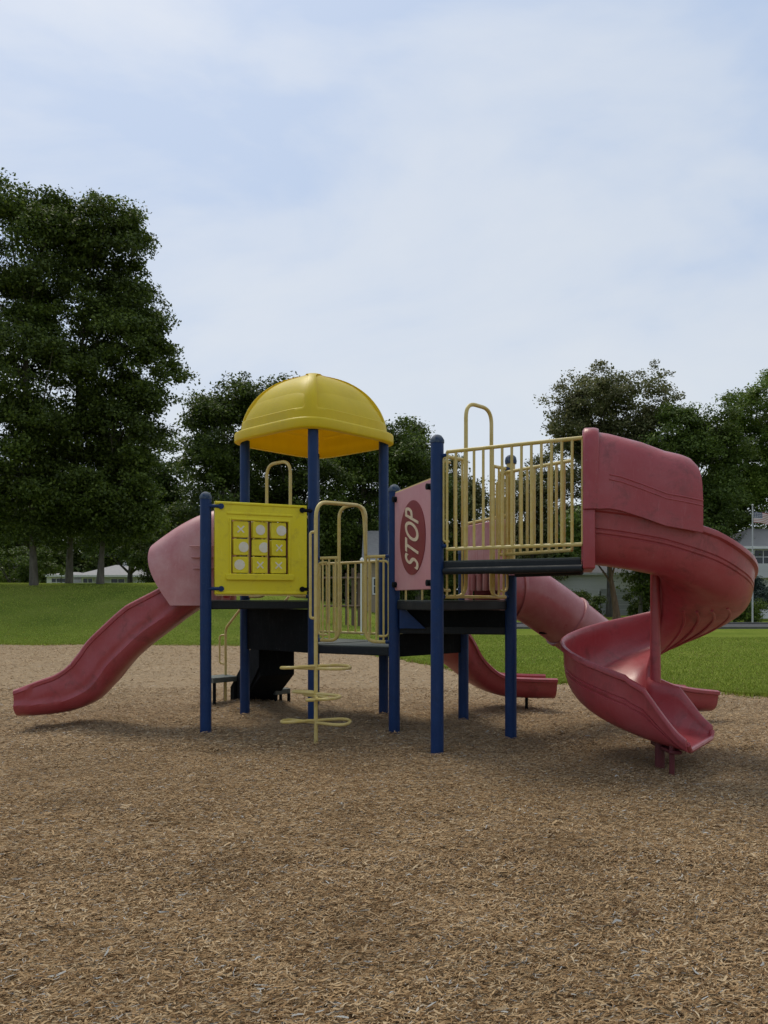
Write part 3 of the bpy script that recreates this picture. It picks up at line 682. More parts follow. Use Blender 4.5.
for k in range(15):   # the front edge leans: upper part reaches further out than the lower part
    t = k/14; hs.append(t)
def hood_left():
    rings = []
    for t in hs:
        ring = []
        zt_ = 2.43-.40*t**1.6
        for a, b in hood_prof(.415, 1.34, zt_, n=3.0, m=18):
            fr_ = (b-1.34)/(zt_-1.34); reach = .50+.27*math.sin(min(1, fr_*1.15)*PI/2)**1.0
            ring.append(Vector((-1.83-reach*t, 9.04-.02*t+a, b)))
        rings.append(ring)
    mb = MB(); mb.sweep(rings); n_ = len(rings[0]); h = n_//2; k = len(rings)
    for base in (0, (k-1)*n_):
        for j in range(h-1): mb.f.append((base+j, base+j+1, base+n_-2-j, base+n_-1-j))
    o = build(mb, 'hood', M['pink'], ls, autosmooth=40, label='sun-bleached pink hood')
    m2 = MB()
    for k in range(3):
        z = 1.98-.12*k; m2.box((-2.12+.02*k, 8.600, z), (-1.86, 8.633, z+.012))
    build(m2, 'moulded_line', M['pink'], o, bevel=.004)
    return o
hood_left()
for s_ in (-1, 1):
    mb = MB(); mb.slab((-1.80, 9.04, 0), (0, 1, 0), (0, 0, 1), rr_poly(*sorted((s_*.33, s_*.45)), 1.32, 2.42, .02), -.03, .03); build(mb, 'hood_flange', M['pink'], ls, bevel=.01)

# middle wave slide at the back
ms_ = bpy.data.objects.new('wave_slide', None); C.objects.link(ms_); ORG[ms_.name] = Vector((.46, 9.5, 0)); ms_.parent = ps; ms_.location = ORG[ms_.name]-ps.location; ms_['label'] = 'short red slide behind the posts'
path = catmull([(.50, 9.50, .92), (.62, 9.72, .90), (.74, 9.92, .78), (.92, 10.10, .55), (1.20, 10.22, .31), (1.50, 10.28, .19), (1.85, 10.31, .16), (2.18, 10.33, .15)], 7)
chute(path, lambda t: uprof(.29, .29, .25, .25), .8, 'chute', M['red'], ms_)
mb = MB(); mb.tube([(1.84, 10.2, -.1), (1.84, 10.2, .14)], .02, 8); build(mb, 'leg', M['black'], ms_)

# tube slide
ts = bpy.data.objects.new('tube_slide', None); C.objects.link(ts); ORG[ts.name] = Vector((1.1, 8.7, 0)); ts.parent = ps; ts.location = ORG[ts.name]-ps.location; ts['label'] = 'faded red tube slide running down to the right'
tp = catmull([(1.12, 8.68, 1.50), (1.36, 8.76, 1.50), (1.60, 8.84, 1.46), (1.86, 8.93, 1.31), (2.20, 9.04, 1.07), (2.52, 9.14, .83), (2.78, 9.22, .63), (2.98, 9.28, .50)], 6)
mb = MB(); R_ = .305
rin = [(R_)]*len(tp); mb.tube(tp, R_, 32, cap=False); 
m2 = MB(); m2.tube(tp, R_-.02, 32, cap=False); mb.add(m2.v, m2.f)
build(mb, 'tube', M['tube'], ts, autosmooth=60)
for idx_ in (8, 22, 36):
    p0, p1 = tp[idx_], tp[idx_+1]; dd = (p1-p0).normalized(); mb = MB(); mb.tube([p0-dd*.022, p0-dd*.018, p0+dd*.018, p0+dd*.022], [R_+.001, R_+.02, R_+.02, R_+.001], 32, cap=False); build(mb, 'joint_ring', M['tube'], ts)
path = catmull([(2.96, 9.28, .20), (3.2, 9.35, .14), (3.5, 9.43, .11), (3.82, 9.52, .10)], 6)
chute(path, lambda t: uprof(.30, .30, .33-.09*t, .33-.09*t), .6, 'exit_trough', M['red'], ts)
# ribbed entry panel on the F-E edge
d = (E-Fp).normalized(); L = (E-Fp).length; mb = MB(); O3 = (Fp.x, Fp.y, 0)
mb.slab(O3, (d.x, d.y, 0), uz, rr_poly(.08, L-.08, 1.76, 2.25, .10, 6), -.03, .03); mb.slab(O3, (d.x, d.y, 0), uz, [(.08, 1.16), (.20, 1.16), (.20, 1.80), (.08, 1.80)], -.027, .027); mb.slab(O3, (d.x, d.y, 0), uz, [(L-.20, 1.16), (L-.08, 1.16), (L-.08, 1.80), (L-.20, 1.80)], -.027, .027)
for k in range(7):
    x_ = .12+(L-.24)*k/6; mb.tube([tuple(Fp+d*x_)+(1.50,), tuple(Fp+d*x_)+(2.18,)], .035, 8)
build(mb, 'entry_panel', M['pink'], ts, bevel=.01)
mb = MB(); mb.tube([tuple(Fp+d*.05)+(2.28,), tuple(Fp+d*(L-.05))+(2.28,)], .017, 8); build(mb, 'entry_rail', M['rail'], ts)
mb = MB(); mb.lathe((1.80, 8.86, 1.02), [(.02, 0), (.06, .0), (.06, .05), (.03, .06)], 10); build(mb, 'tube_bracket', M['black'], ts)

# ---- spiral slide
ss = bpy.data.objects.new('spiral_slide', None); C.objects.link(ss); ORG[ss.name] = Vector((2.52, 7.28, 0)); ss.parent = ps; ss.location = ORG[ss.name]-ps.location; ss['label'] = 'large red spiral slide at right'
hd0 = -13.3; rr_ = .43; p0 = (R1+R2)/2; h0 = Vector((math.cos(R(hd0)), math.sin(R(hd0)))); L1 = .66
turn = 338.0; cen = p0+h0*L1+Vector((-h0.y, h0.x))*rr_
ZT = [(0, 1.64), (50, 1.385), (103, 1.20), (150, .99), (193, .82), (240, .63), (283, .47), (315, .35), (338, .27)]
def zturn(t): return float(np.interp(t, [a for a, _ in ZT], [b for _, b in ZT]))
st = []   # (xy, heading deg, z, turnparam)
for k in range(9): s_ = k/9; st.append((p0+h0*L1*s_, hd0, 1.75-.11*s_**1.4, -1+s_))
for k in range(69):
    t = turn*k/68; ha = hd0+t; pa = R(ha-90); st.append((cen+Vector((math.cos(pa), math.sin(pa)))*rr_, ha, zturn(t), t))
he = Vector((math.cos(R(hd0+turn)), math.sin(R(hd0+turn)))); pe = st[-1][0]
for k in range(1, 17): s_ = k/16; st.append((pe+he*.50*s_, hd0+turn, .27-.07*(1-(1-s_)**2), 400+s_))
SPST = st
# profile: left(+lateral)=inner wall; right = outer wall with two moulded grooves
def spiral_prof(t):
    if t < 0: wl, wr, hl, hr = .37, .395, .40, .45
    elif t < 400: 
        wl, wr = .37, .395; hr = float(np.interp(t, [0, 30, 70, 103, 150, 193, 283, 320, 338], [.45, .45, .39, .35, .35, .37, .47, .49, .48])); hl = float(np.interp(t, [0, 40, 80, 270, 338], [.40, .34, .20, .20, .40]))
    else:
        s_ = t-400; wl, wr = .37+.04*s_, .395+.04*s_; hl = float(np.interp(s_, [0, .45, .85, 1], [.40, .40, .15, .085])); hr = float(np.interp(s_, [0, .3, .85, 1], [.47, .44, .14, .085]))
    th = .026; o_ = []; i_ = []
    def sect(w_, h, grooved, sgn):
        pts = [(1.0+.07, h), (1.0+.085, h-.018), (1.0+.08, h-.045), (1.0+.012, h-.058)]
        o1 = [[p_[0]*w_, p_[1]] for p_ in pts]
        vs = [.85, .74, .715, .70, .685, .64, .615, .60, .585, .50, .40, .30, .2, .12, .06, .02, 0]
        for v_ in vs:
            y_ = max(0, v_)*(h-.06); # bulging wall: superellipse
            c_ = (1-(1-v_)**2.6)**(1/2.6) if v_ < 1 else 1
            u_ = w_*(.42+.58*c_) if v_ > 0 else w_*.42
            g = .010 if (grooved and (v_ in (.715, .70) or v_ in (.615, .60))) else 0
            o1.append([u_-g, y_-th])
        o1.append([w_*.2, -th-.004])
        i1 = [[w_*1.03, h+.008], [w_*.995, h+.004], [w_*.97, h-.012], [w_-th, h-.04]]
        for v_ in vs:
            y_ = max(0, v_)*(h-.06); c_ = (1-(1-v_)**2.6)**(1/2.6) if v_ < 1 else 1
            u_ = (w_-th)*(.42+.58*c_) if v_ > 0 else (w_-th)*.42
            i1.append([u_, y_])
        i1.append([w_*.2, -.004])
        return o1, i1
    lo_, li_ = sect(wl, hl, False, 1); ro_, ri_ = sect(wr, hr, True, -1)
    O_ = lo_+[[-a, b] for a, b in ro_[::-1]]; I_ = li_+[[-a, b] for a, b in ri_[::-1]]
    return O_+I_[::-1]
rings = []
for xy, ha, z, t in st:
    lat = Vector((-math.sin(R(ha)), math.cos(R(ha)), 0)); p3 = Vector((xy.x, xy.y, z))
    bank = float(np.interp(min(t, 338+(t-400)*60 if t >= 400 else t), [0, 50, 300, 338, 380], [0, .10, .10, .06, 0]))
    rings.append([p3+lat*a+Vector((0, 0, b-bank*a*.8)) for a, b in spiral_prof(t)])
mb = MB(); mb.sweep(rings); n_ = len(rings[0]); h = n_//2; k = len(rings)
for base in (0, (k-1)*n_):
    for j in range(h-1): mb.f.append((base+j, base+j+1, base+n_-2-j, base+n_-1-j))
chs = build(mb, 'chute', M['red'], ss, autosmooth=40)
for off in (-.20, -.07, .06, .18):
    pts = []
    for xy, ha, z, t in st:
        if 60 <= t <= 250:
            lat_ = Vector((-math.sin(R(ha)), math.cos(R(ha)), 0)); pts.append(Vector((xy.x, xy.y, z-.034+.03*(off/.3)**2-.08*off))+lat_*off)
    mb = MB(); mb.tube(pts, .014, 6); build(mb, 'underside_rib', M['red'], chs)
# central column
mb = MB(); mb.tube([(cen.x, cen.y, .30), (cen.x, cen.y, .6), (cen.x, cen.y, 1.2), (cen.x, cen.y, 1.78)], [.07, .05, .045, .045], 18); build(mb, 'centre_column', M['red'], ss)
# hood
def sp_hood():
    rings = []; sts = []
    for k in range(7): s_ = .12+.54*k/6; sts.append((p0+h0*s_, hd0, s_))
    for k in range(1, 7):
        t = 18*k/6; ha = hd0+t; pa = R(ha-90); sts.append((cen+Vector((math.cos(pa), math.sin(pa)))*rr_, ha, L1+t/57.3*rr_))
    tot = sts[-1][2]
    for xy, ha, s_ in sts:
        q = s_/tot; zb = 2.165-.21*max(0, (q-.30)/.7)**1.1; zt_ = float(np.interp(q, [0, .2, .6, .93, .98, 1], [2.845, 2.835, 2.735, 2.62, 2.59, 2.55]))
        lat = Vector((-math.sin(R(ha)), math.cos(R(ha)), 0)); p3 = Vector((xy.x, xy.y, 0))
        rings.append([p3+lat*a*(.98 if a > 0 else 1)+Vector((0, 0, b)) for a, b in hood_prof(.478, zb-.012, zt_, n=4.6, m=22)])
    mb = MB(); mb.sweep(rings); n_ = len(rings[0]); h = n_//2; k = len(rings)
    for base in (0, (k-1)*n_):
        for j in range(h-1): mb.f.append((base+j, base+j+1, base+n_-2-j, base+n_-1-j))
    ho = build(mb, 'hood', M['red'], ss, autosmooth=40, label='tall hood over the spiral slide entrance')
    m2 = MB()      # two moulded lines along the hood
    for off in (.235, .275):
        pts = []
        for xy, ha, s_ in sts[1:]:
            q = s_/tot; zb = 2.165-.21*max(0, (q-.30)/.7)**1.1; lat = Vector((-math.sin(R(ha)), math.cos(R(ha)), 0)); pts.append(Vector((xy.x, xy.y, zb+off-.03*q))-lat*.475)
        m2.tube(pts, .0075, 6)
    build(m2, 'moulded_line', M['red'], ho)
sp_hood()
lat = Vector((-h0.y, h0.x, 0)); c3 = p0+h0*.06
def flange(zb, zt_, hw, l0, l1, nm, n=7):
    rings = []
    for s_ in (l0, l0+.01, l0+.02, l1-.05, l1-.03, l1-.012, l1):
        g = {l0: .02, l0+.01: .006, l1-.03: .002, l1-.012: .007, l1: .012}.get(s_, 0); p = p0+h0*s_
        rings.append([Vector((p.x, p.y, 0))+lat*a+Vector((0, 0, b)) for a, b in hood_prof(hw-g, zb, zt_-g, n=n, t=.07, m=18)])
    mb = MB(); mb.sweep(rings); n_ = len(rings[0]); h = n_//2; k = len(rings)
    for base in (0, (k-1)*n_):
        for j in range(h-1): mb.f.append((base+j, base+j+1, base+n_-2-j, base+n_-1-j))
    return build(mb, nm, M['red'], ss, autosmooth=70)
flange(2.155, 2.86, .487, .0, .13, 'hood_flange'); 
mb = MB(); p = p0+h0*.0
for s_ in (1, -1): mb.slab((p.x, p.y, 0), tuple(lat), uz, rr_poly(*sorted((s_*.37, s_*.462)), 1.66, 2.160, .015), .0, .10)
mb.slab((p.x, p.y, 0), tuple(lat), uz, [(-.37, 1.66), (.37, 1.66), (.37, 1.73), (-.37, 1.73)], .002, .098)
build(mb, 'chute_flange', M['red'], ss, bevel=.012)
for x_, y_ in ((2.34, 6.42), (2.38, 6.80)):
    mb = MB(); mb.tube([(x_, y_, -.15), (x_, y_, .25)], .022, 10); build(mb, 'leg', M['darkred'], ss)
mb = MB(); mb.tube([(2.325, 6.66, -.1), (2.325, 6.66, .24)], .04, 10); build(mb, 'leg', M['darkred'], ss)
xy, ha = SPST[-1][0], SPST[-1][1]; lt = Vector((-math.sin(R(ha)), math.cos(R(ha)))); mb = MB()
mb.tube(rounded([tuple(xy+lt*.40)+(.25,), tuple(xy+lt*.36)+(.19,), tuple(xy-lt*.36)+(.19,), tuple(xy-lt*.42)+(.25,)], .08), .024, 10); build(mb, 'rolled_lip', M['red'], ss)
mb = MB(); mb.box((2.31, 6.38, .15), (2.41, 6.86, .18)); build(mb, 'leg_bracket', M['darkred'], ss, bevel=.01)
mb = MB(); mb.slab((cen.x, cen.y, 0), (1, 0, 0), (0, 1, 0), [(.10*math.cos(2*PI*k/16), .10*math.sin(2*PI*k/16)) for k in range(16)], .27, .31); build(mb, 'column_base', M['red'], ss)

# ---- loop climber
lc = bpy.data.objects.new('loop_climber', None); C.objects.link(lc); ORG[lc.name] = Vector((-.67, 7.8, 0)); lc.parent = ps; lc.location = ORG[lc.name]-ps.location; lc['label'] = 'cream pole climber with bow shaped steps'
pl = Vector((-.672, 7.80)); g1 = lerp(D_, Cc, .66)
mb = MB(); mb.tube(rounded([(pl.x, pl.y, -.15), (pl.x, pl.y, 2.37), (g1.x-.02, g1.y-.06, 2.42), (g1.x-.0, g1.y-.04, 1.9)], .17, 8), .020, 12); build(mb, 'pole', M['rail'], lc)
mb = MB(); mb.tube(rounded([(pl.x, pl.y, 2.07), (pl.x-.055, pl.y, 2.07), (pl.x-.055, pl.y, 1.22), (pl.x, pl.y, 1.22)], .05), .014, 8); build(mb, 'handle', M['rail'], lc)
def bow(z, ang, w=.34, d_=.11):
    pts = []
    for k in range(48):
        a = 2*PI*k/48; u = w*math.copysign(abs(math.cos(a))**.8, math.cos(a)); v_ = d_*math.sin(2*a); 
        pts.append((pl.x+u*math.cos(ang)-v_*math.sin(ang), pl.y+u*math.sin(ang)+v_*math.cos(ang), z+.012*math.sin(a)))
    mb = MB(); mb.tube(pts, .0155, 8, closed=True); build(mb, 'step', M['rail'], lc)
bow(.735, R(8)); bow(.465, R(-58), .36); bow(.44, R(100), .2, .10); bow(.20, R(-6), .34, .13)

# ---- stair from the low deck down to the back left
n1 = Vector((-.60, .80)); e_ = (H_-G).normalized(); top = G+(H_-G)*.42
stq = bpy.data.objects.new('stair', None); C.objects.link(stq); ORG[stq.name] = Vector((top.x, top.y, 0)); stq.parent = ps; stq.location = ORG[stq.name]-ps.location
for k, z in enumerate((.68, .45, .22)):
    c = top+n1*(.14+.26*k); mb = MB(); q = [c+e_*.24-n1*.13, c+e_*.24+n1*.13, c-e_*.24+n1*.13, c-e_*.24-n1*.13]; mb.prism([(a.x, a.y) for a in q], z-.04, z); build(mb, 'tread', M['deck'], stq, smooth=False, bevel=.006)
for s_ in (1, -1):
    o_ = top+e_*s_*.26; mb = MB(); mb.slab((o_.x, o_.y, 0), (n1.x, n1.y, 0), uz, [(0, .80), (0, .56), (.46, .06), (.80, .02), (.80, .24), (.2, .80)], -.012, .012); build(mb, 'stringer', M['black'], stq, smooth=False)
    # low grab rails (one each side)
    p_ = top+n1*.86+e_*s_*.32; p2 = top+n1*.15+e_*s_*.32
    mb = MB(); mb.tube(rounded([(p_.x, p_.y, -.05), (p_.x, p_.y, 1.02), (p2.x, p2.y, 1.45)], .08), .017, 8)
    mb.tube(rounded([(p_.x, p_.y, .93), (p_.x-.08, p_.y, .93), (p_.x-.08, p_.y, .55), (p_.x, p_.y, .55)], .05), .012, 8); build(mb, 'handrail', M['rail'], stq)
mb = MB(); o_ = top-e_*.245
mb.slab((o_.x, o_.y, 0), (n1.x, n1.y, 0), uz, [(.01, .80), (.01, .44), (.55, .04), (.60, .04), (.60, .16)], .0, .49); build(mb, 'soffit', M['black'], stq, smooth=False)
def platform(c, hw, hd_, z):
    mb = MB(); q = [c+e_*hw-n1*hd_, c+e_*hw+n1*hd_, c-e_*hw+n1*hd_, c-e_*hw-n1*hd_]; mb.prism([(a.x, a.y) for a in q], z-.07, z); o = build(mb, 'transfer_platform', M['decktop'], stq, smooth=False, bevel=.01)
    for sx_ in (1, -1):
        for sy_ in (1, -1):
            p = c+e_*hw*.85*sx_+n1*hd_*.85*sy_; m2 = MB(); m2.tube([(p.x, p.y, -.1), (p.x, p.y, z-.07)], .022, 8); build(m2, 'leg', M['black'], o)
platform(Vector((-2.16, 10.40)), .19, .17, .40); platform(Vector((-1.42, 10.62)), .13, .13, .215)

# ------------------------------------------------------------------ trees
def crown_leaves(lobes, nclump, per, csize, leaf, seed, flat_=.55, shell_=.45):
    r = np.random.default_rng(seed); lob = np.array(lobes, float); vol = (lob[:, 3]*lob[:, 4]*lob[:, 5])**(2/3.)
    nclump = int(nclump*1.6); nb = max(8, nclump//10); bi = r.choice(len(lob), nb, p=vol/vol.sum())
    d_ = r.normal(size=(nb, 3)); d_ /= np.linalg.norm(d_, axis=1)[:, None]
    rad = shell_+(1-shell_)*r.random(nb)**.5; rad *= 1+.05*r.normal(size=nb)
    bc = lob[bi, :3]+d_*rad[:, None]*(lob[bi, 3:6]-.15*csize)
    bs = csize*r.uniform(.9, 1.9, nb)
    ch_ = r.integers(0, nb, nclump); q = r.normal(size=(nclump, 3)); q /= np.linalg.norm(q, axis=1)[:, None]; q[:, 2] = np.abs(q[:, 2])*1.2-.35
    cc_ = bc[ch_]+q*bs[ch_][:, None]*np.array([1, 1, .85])*r.uniform(.4, 1, nclump)[:, None]
    d_ = d_[ch_]; sz = csize*r.uniform(.45, 1.0, nclump)
    n = nclump*per; ci = np.repeat(np.arange(nclump), per); off = np.clip(r.normal(size=(n, 3)), -1.7, 1.7)*.5*sz[ci][:, None]*np.array([1, 1, flat_])
    c = cc_[ci]+off; c[:, 2] -= .10*(off[:, 0]**2+off[:, 1]**2)/np.maximum(sz[ci], .1)
    nrm_ = r.normal(size=(n, 3))+np.array([0, 0, 1.0]); nrm_ += .5*d_[ci]; nrm_ /= np.linalg.norm(nrm_, axis=1)[:, None]
    t = np.cross(nrm_, r.normal(size=(n, 3))); t /= np.linalg.norm(t, axis=1)[:, None]; b = np.cross(nrm_, t)
    L = (leaf*r.uniform(.6, 1.4, n))[:, None]; W = L*r.uniform(.45, .75, n)[:, None]
    v = np.stack([c-t*L*.5, c+b*W*.5-nrm_*L*.06, c+t*L*.5, c-b*W*.5-nrm_*L*.06], 1)
    return v.reshape(-1, 3), cc_
def tree(name, label, base, trunk_h, tr, lobes, nclump, per, csize, leaf, mat, seed, bark='bark', group=None, cat='tree', flat_=.55, shell_=.45, limbs=24, trunks=1):
    base = Vector(base); root = thing(name, label, cat, base, group)
    r = random.Random(seed); v, cc_ = crown_leaves(lobes, nclump, per, csize, leaf, seed, flat_, shell_)
    npmesh('crown', v, 4, M[mat], root, tuple(base+Vector((0, 0, trunk_h))))
    mb = MB()
    top_z = max(l[2] for l in lobes); lc_ = np.array(lobes)[:, :3].mean(0)
    pts = []; k = 9
    for i in range(k):
        t = i/(k-1); z = base.z-.2+(top_z-base.z)*t; sway = .25*tr*math.sin(t*7+seed)*3*t
        bx = base.x+(lc_[0]-base.x)*t**1.5+sway; by = base.y+(lc_[1]-base.y)*t**1.5; pts.append(Vector((bx, by, z)))
    rad = [tr*(1.45 if i == 0 else 1)*(1-.86*(i/(k-1))**.9) for i in range(k)]; mb.tube(pts, rad, 12)
    tgt = [Vector(l[:3]) for l in lobes]+[Vector(cc_[r.randrange(len(cc_))]) for _ in range(limbs)]
    for q in tgt:
        t = max(.28, min(.8, (q.z-base.z)/(top_z-base.z)-.22-.15*r.random())); i = t*(k-1); a = pts[int(i)].lerp(pts[min(int(i)+1, k-1)], i-int(i)); rr0 = tr*(1-.86*t)*.55
        if (q-a).length < .3: continue
        mid = a.lerp(q, .5)+Vector((r.uniform(-.3, .3), r.uniform(-.3, .3), .12*(q-a).length)); m25 = a.lerp(mid, .5)+Vector((0, 0, .03))
        mb.tube([a, m25, mid, q], [rr0, rr0*.75, rr0*.45, rr0*.12], 7)
    build(mb, 'trunk', M[bark], root, origin=base)
    return root
def lb(px, py, D, rx, rz, ry=None): # lobe centre from a pixel and distance, radii in pixels at that distance
    p = P(px, py, D); s = D/F; return (p.x, p.y, p.z, rx*s, (ry or (rx+rz)/2)*s, rz*s)
def gz(x, y): return float(lz(np.array([float(x)]), np.array([float(y)]))[0])
def gbase(px, D): x = (px-384)/F*D; return (x, D, gz(x, D))

# three broad trees on the rise at left
tree('shade_tree', 'tallest dark leafy tree at the left edge, trunk farthest left of three', gbase(34, 41), 4, .17,
     [lb(20, 255, 41, 58, 54), lb(-20, 330, 41, 80, 70), lb(30, 380, 40, 70, 70), lb(55, 250, 42, 38, 45), lb(-30, 450, 41, 70, 60), lb(25, 480, 40, 60, 48), lb(0, 212, 41, 36, 26), lb(15, 515, 40, 52, 28), lb(-25, 525, 41, 50, 30), lb(45, 212, 42, 20, 16)], 1500, 62, .80, .165, 'leaf_dark', 11, group='shade trees on the grassy rise')
tree('shade_tree', 'dark leafy tree on the rise, middle trunk of three', gbase(69, 43), 4, .16,
     [lb(105, 250, 43, 38, 44), lb(85, 330, 43, 62, 50), lb(70, 420, 42, 64, 55), lb(60, 480, 42, 55, 45), lb(118, 300, 43, 34, 42), lb(70, 512, 42, 46, 30), lb(115, 232, 43, 26, 26), lb(135, 285, 42, 22, 26)], 950, 62, .75, .165, 'leaf_dark', 12, group='shade trees on the grassy rise')
tree('shade_tree', 'dark leafy tree on the rise, right trunk of three, branches reaching over the slide', gbase(100, 42), 4, .16,
     [lb(130, 350, 42, 42, 50), lb(152, 385, 42, 34, 30), lb(148, 340, 42, 28, 26), lb(120, 430, 42, 46, 40), lb(100, 490, 41, 46, 38), lb(130, 470, 41, 24, 32), lb(110, 518, 41, 46, 26)], 800, 62, .72, .165, 'leaf_dark', 13, group='shade trees on the grassy rise')
# second row, fills the dark understory
gp = 'trees behind the play structure'
T2 = [ # px, D, lobes, mat, clumps, label
 (20, 64, [(20, 530, 60, 34), (0, 500, 60, 40)], 'leaf_dark', 420, 'low dark tree behind the three trunks at far left'),
 (130, 66, [(120, 520, 50, 42), (150, 540, 30, 34)], 'leaf_mid', 420, 'low green tree behind the grey roofed house at left'),
 (168, 62, [(165, 470, 22, 45), (175, 530, 28, 45), (158, 555, 20, 26)], 'leaf_mid', 330, 'slim green tree between the shade trees and the canopy'),
 (222, 56, [(225, 440, 38, 42), (215, 500, 42, 55), (250, 400, 28, 22), (205, 415, 16, 16), (240, 550, 60, 40)], 'leaf_dark', 800, 'dense dark tree behind the left canopy post'),
 (285, 58, [(280, 420, 32, 38), (270, 480, 48, 55), (320, 500, 40, 55), (300, 550, 50, 40)], 'leaf_dark', 800, 'dense dark tree directly behind the yellow canopy'),
 (360, 60, [(365, 480, 42, 45), (350, 540, 46, 42), (400, 460, 32, 36), (340, 455, 34, 40)], 'leaf_mid', 700, 'rounded green tree behind the canopy right post'),
 (418, 63, [(410, 450, 24, 28), (425, 500, 34, 42), (430, 555, 40, 34)], 'leaf_dark', 480, 'uneven dark tree behind the STOP panel'),
 (470, 70, [(450, 510, 34, 44), (470, 520, 34, 40), (455, 490, 22, 30), (490, 560, 36, 30)], 'leaf_brown', 380, 'low brownish tree behind the left half of the bridge railing'),
 (530, 72, [(520, 510, 40, 45), (548, 500, 28, 45), (530, 560, 40, 30)], 'leaf_brown', 450, 'low brownish tree behind the right half of the bridge railing'),
 (610, 66, [(580, 428, 30, 30), (570, 408, 16, 18), (600, 405, 38, 34), (635, 395, 30, 28), (575, 425, 18, 22), (650, 430, 32, 32), (610, 460, 52, 40), (620, 510, 50, 42)], 'leaf_brown', 950, 'tall brownish tree rising above the spiral slide hood'),
 (690, 62, [(680, 440, 32, 34), (705, 470, 36, 50), (690, 520, 40, 45), (720, 430, 22, 22), (715, 500, 34, 30), (705, 540, 40, 34)], 'leaf_mid', 750, 'green tree between the brownish tree and the right edge'),
 (812, 67, [(765, 430, 45, 46), (740, 460, 36, 48), (790, 400, 40, 34), (735, 500, 26, 34), (800, 480, 50, 50), (752, 508, 30, 26), (745, 530, 24, 20)], 'leaf_bright', 950, 'bright green tree at the right edge above the grey roof'),
]
for i, (px, D0, lbs, mt, nc, lab) in enumerate(T2):
    tree('tree', lab, gbase(px, D0), 3, .28, [lb(a, b, D0+random.uniform(-2, 2), c, e) for a, b, c, e in lbs], int(nc*1.15), 52, .95, .21, mt, 40+i, group=gp, shell_=.35, limbs=14)
# two trunks seen between the chutes of the slides
tree('street_tree', 'brown trunked tree in front of the white garage, left of two', gbase(617, 52), 3, .26, [lb(612, 545, 52, 40, 22), lb(595, 530, 52, 30, 22)], 240, 36, 1.0, .26, 'leaf_mid', 71, 'bark_brown', limbs=6)
tree('street_tree', 'dark slender tree in front of the white garage, right of two', gbase(640, 55), 3, .17, [lb(645, 540, 55, 36, 28), (P(655, 590, 55).x, 55, 2.6, 1.2, 1.2, 1.6)], 240, 36, 1.0, .24, 'leaf_dark', 72, 'bark', limbs=6)
# far wood behind the houses, one mass
v, _ = crown_leaves([(x, 100+4*math.sin(x), 4.5+1.0*math.sin(x*.35), 7, 4, 8.0+1.5*math.sin(x*.21+1)) for x in range(-62, 72, 5)], 9500, 26, 1.6, .5, 99, .7, .2)
v[:, 2] = np.maximum(v[:, 2], -.2)
tag(npmesh('distant_wood', v, 4, M['leaf_dark'], None, (0, 100, 0)), 'far dark line of woodland behind the houses', 'woodland', kind='stuff')
# shrubs
def shrub(label, px, D0, w_, h_, mat, seed, n=70):
    b = gbase(px, D0); root = thing('shrub', label, 'shrub', b); 
    v, _ = crown_leaves([(b[0], b[1], b[2]+h_*.5, w_, w_*.8, h_*.5)], n, 40, .45, .14, seed, .8, .3); npmesh('foliage', v, 4, M[mat], root, (b[0], b[1], b[2]+h_*.5))
    mb = MB(); r = random.Random(seed)
    for k in range(6): mb.tube([(b[0]+r.uniform(-.1, .1), b[1], b[2]-.05), (b[0]+r.uniform(-.4, .4)*w_, b[1]+r.uniform(-.2, .2), b[2]+h_*.6)], [.03, .01], 6)
    build(mb, 'stems', M['bark'], root)
shrub('blue green conifer shrub beside the two storey house', 756, 54, 1.4, 3.0, 'needle', 81, 120)
shrub('low green shrub left of the conifer at the two storey house', 748, 50, 1.0, 1.3, 'leaf_mid', 82, 60)
shrub('dark round shrub at left corner of the white garage', 583, 60, 1.6, 1.8, 'leaf_dark', 83, 80)
shrub('dark round shrub beneath the trees at right of the garage', 655, 58, 2.2, 2.4, 'leaf_dark', 84, 120)
shrub('dark bushy shrub behind the left slide hood', 148, 50, 2.0, 4.2, 'leaf_dark', 85, 180)
shrub('low hedge-like shrub seen behind the white post', 400, 56, 2.0, 2.6, 'leaf_dark', 86, 120)
shrub('wide dark shrub at the foot of the brownish trees', 540, 64, 4.0, 2.4, 'leaf_dark', 87, 200)
shrub('dark shrub under the trees at far left', 12, 52, 3.6, 2.6, 'leaf_mid', 88, 200)

# ------------------------------------------------------------------ houses
def house(name, label, x0, x1, y0, depth, zb, zw, zr, wall, roof, over=.45, ridge='x', hip=0, group=None):
    root = thing(name, label, 'house', ((x0+x1)/2, y0+depth/2, zb)); mb = MB(); y1 = y0+depth
    mb.box((x0, y0, zb-.4), (x1, y1, zw)); build(mb, 'wall', M[wall], root, smooth=False)
    m2 = MB(); X0, X1, Y0, Y1 = x0-over, x1+over, y0-over, y1+over; ym = (y0+y1)/2; zo = zw+.003
    rA, rB = (X0+hip, ym, zr), (X1-hip, ym, zr)
    m2.add([(X0, Y0, zo), (X1, Y0, zo), (X1, Y1, zo), (X0, Y1, zo), rA, rB, (X0, Y0, zo+.18), (X1, Y0, zo+.18), (X1, Y1, zo+.18), (X0, Y1, zo+.18)],
           [(3, 2, 1, 0), (0, 1, 7, 6), (1, 2, 8, 7), (2, 3, 9, 8), (3, 0, 6, 9), (6, 7, 5, 4), (8, 9, 4, 5), (7, 8, 5), (9, 6, 4)]); rf = build(m2, 'roof', M[roof], root, smooth=False)
    m3 = MB(); m3.box((X0, Y0-.05, zo-.02), (X1, Y0-.003, zo+.17)); build(m3, 'fascia', M['trim'], rf, smooth=False)
    return root, y0
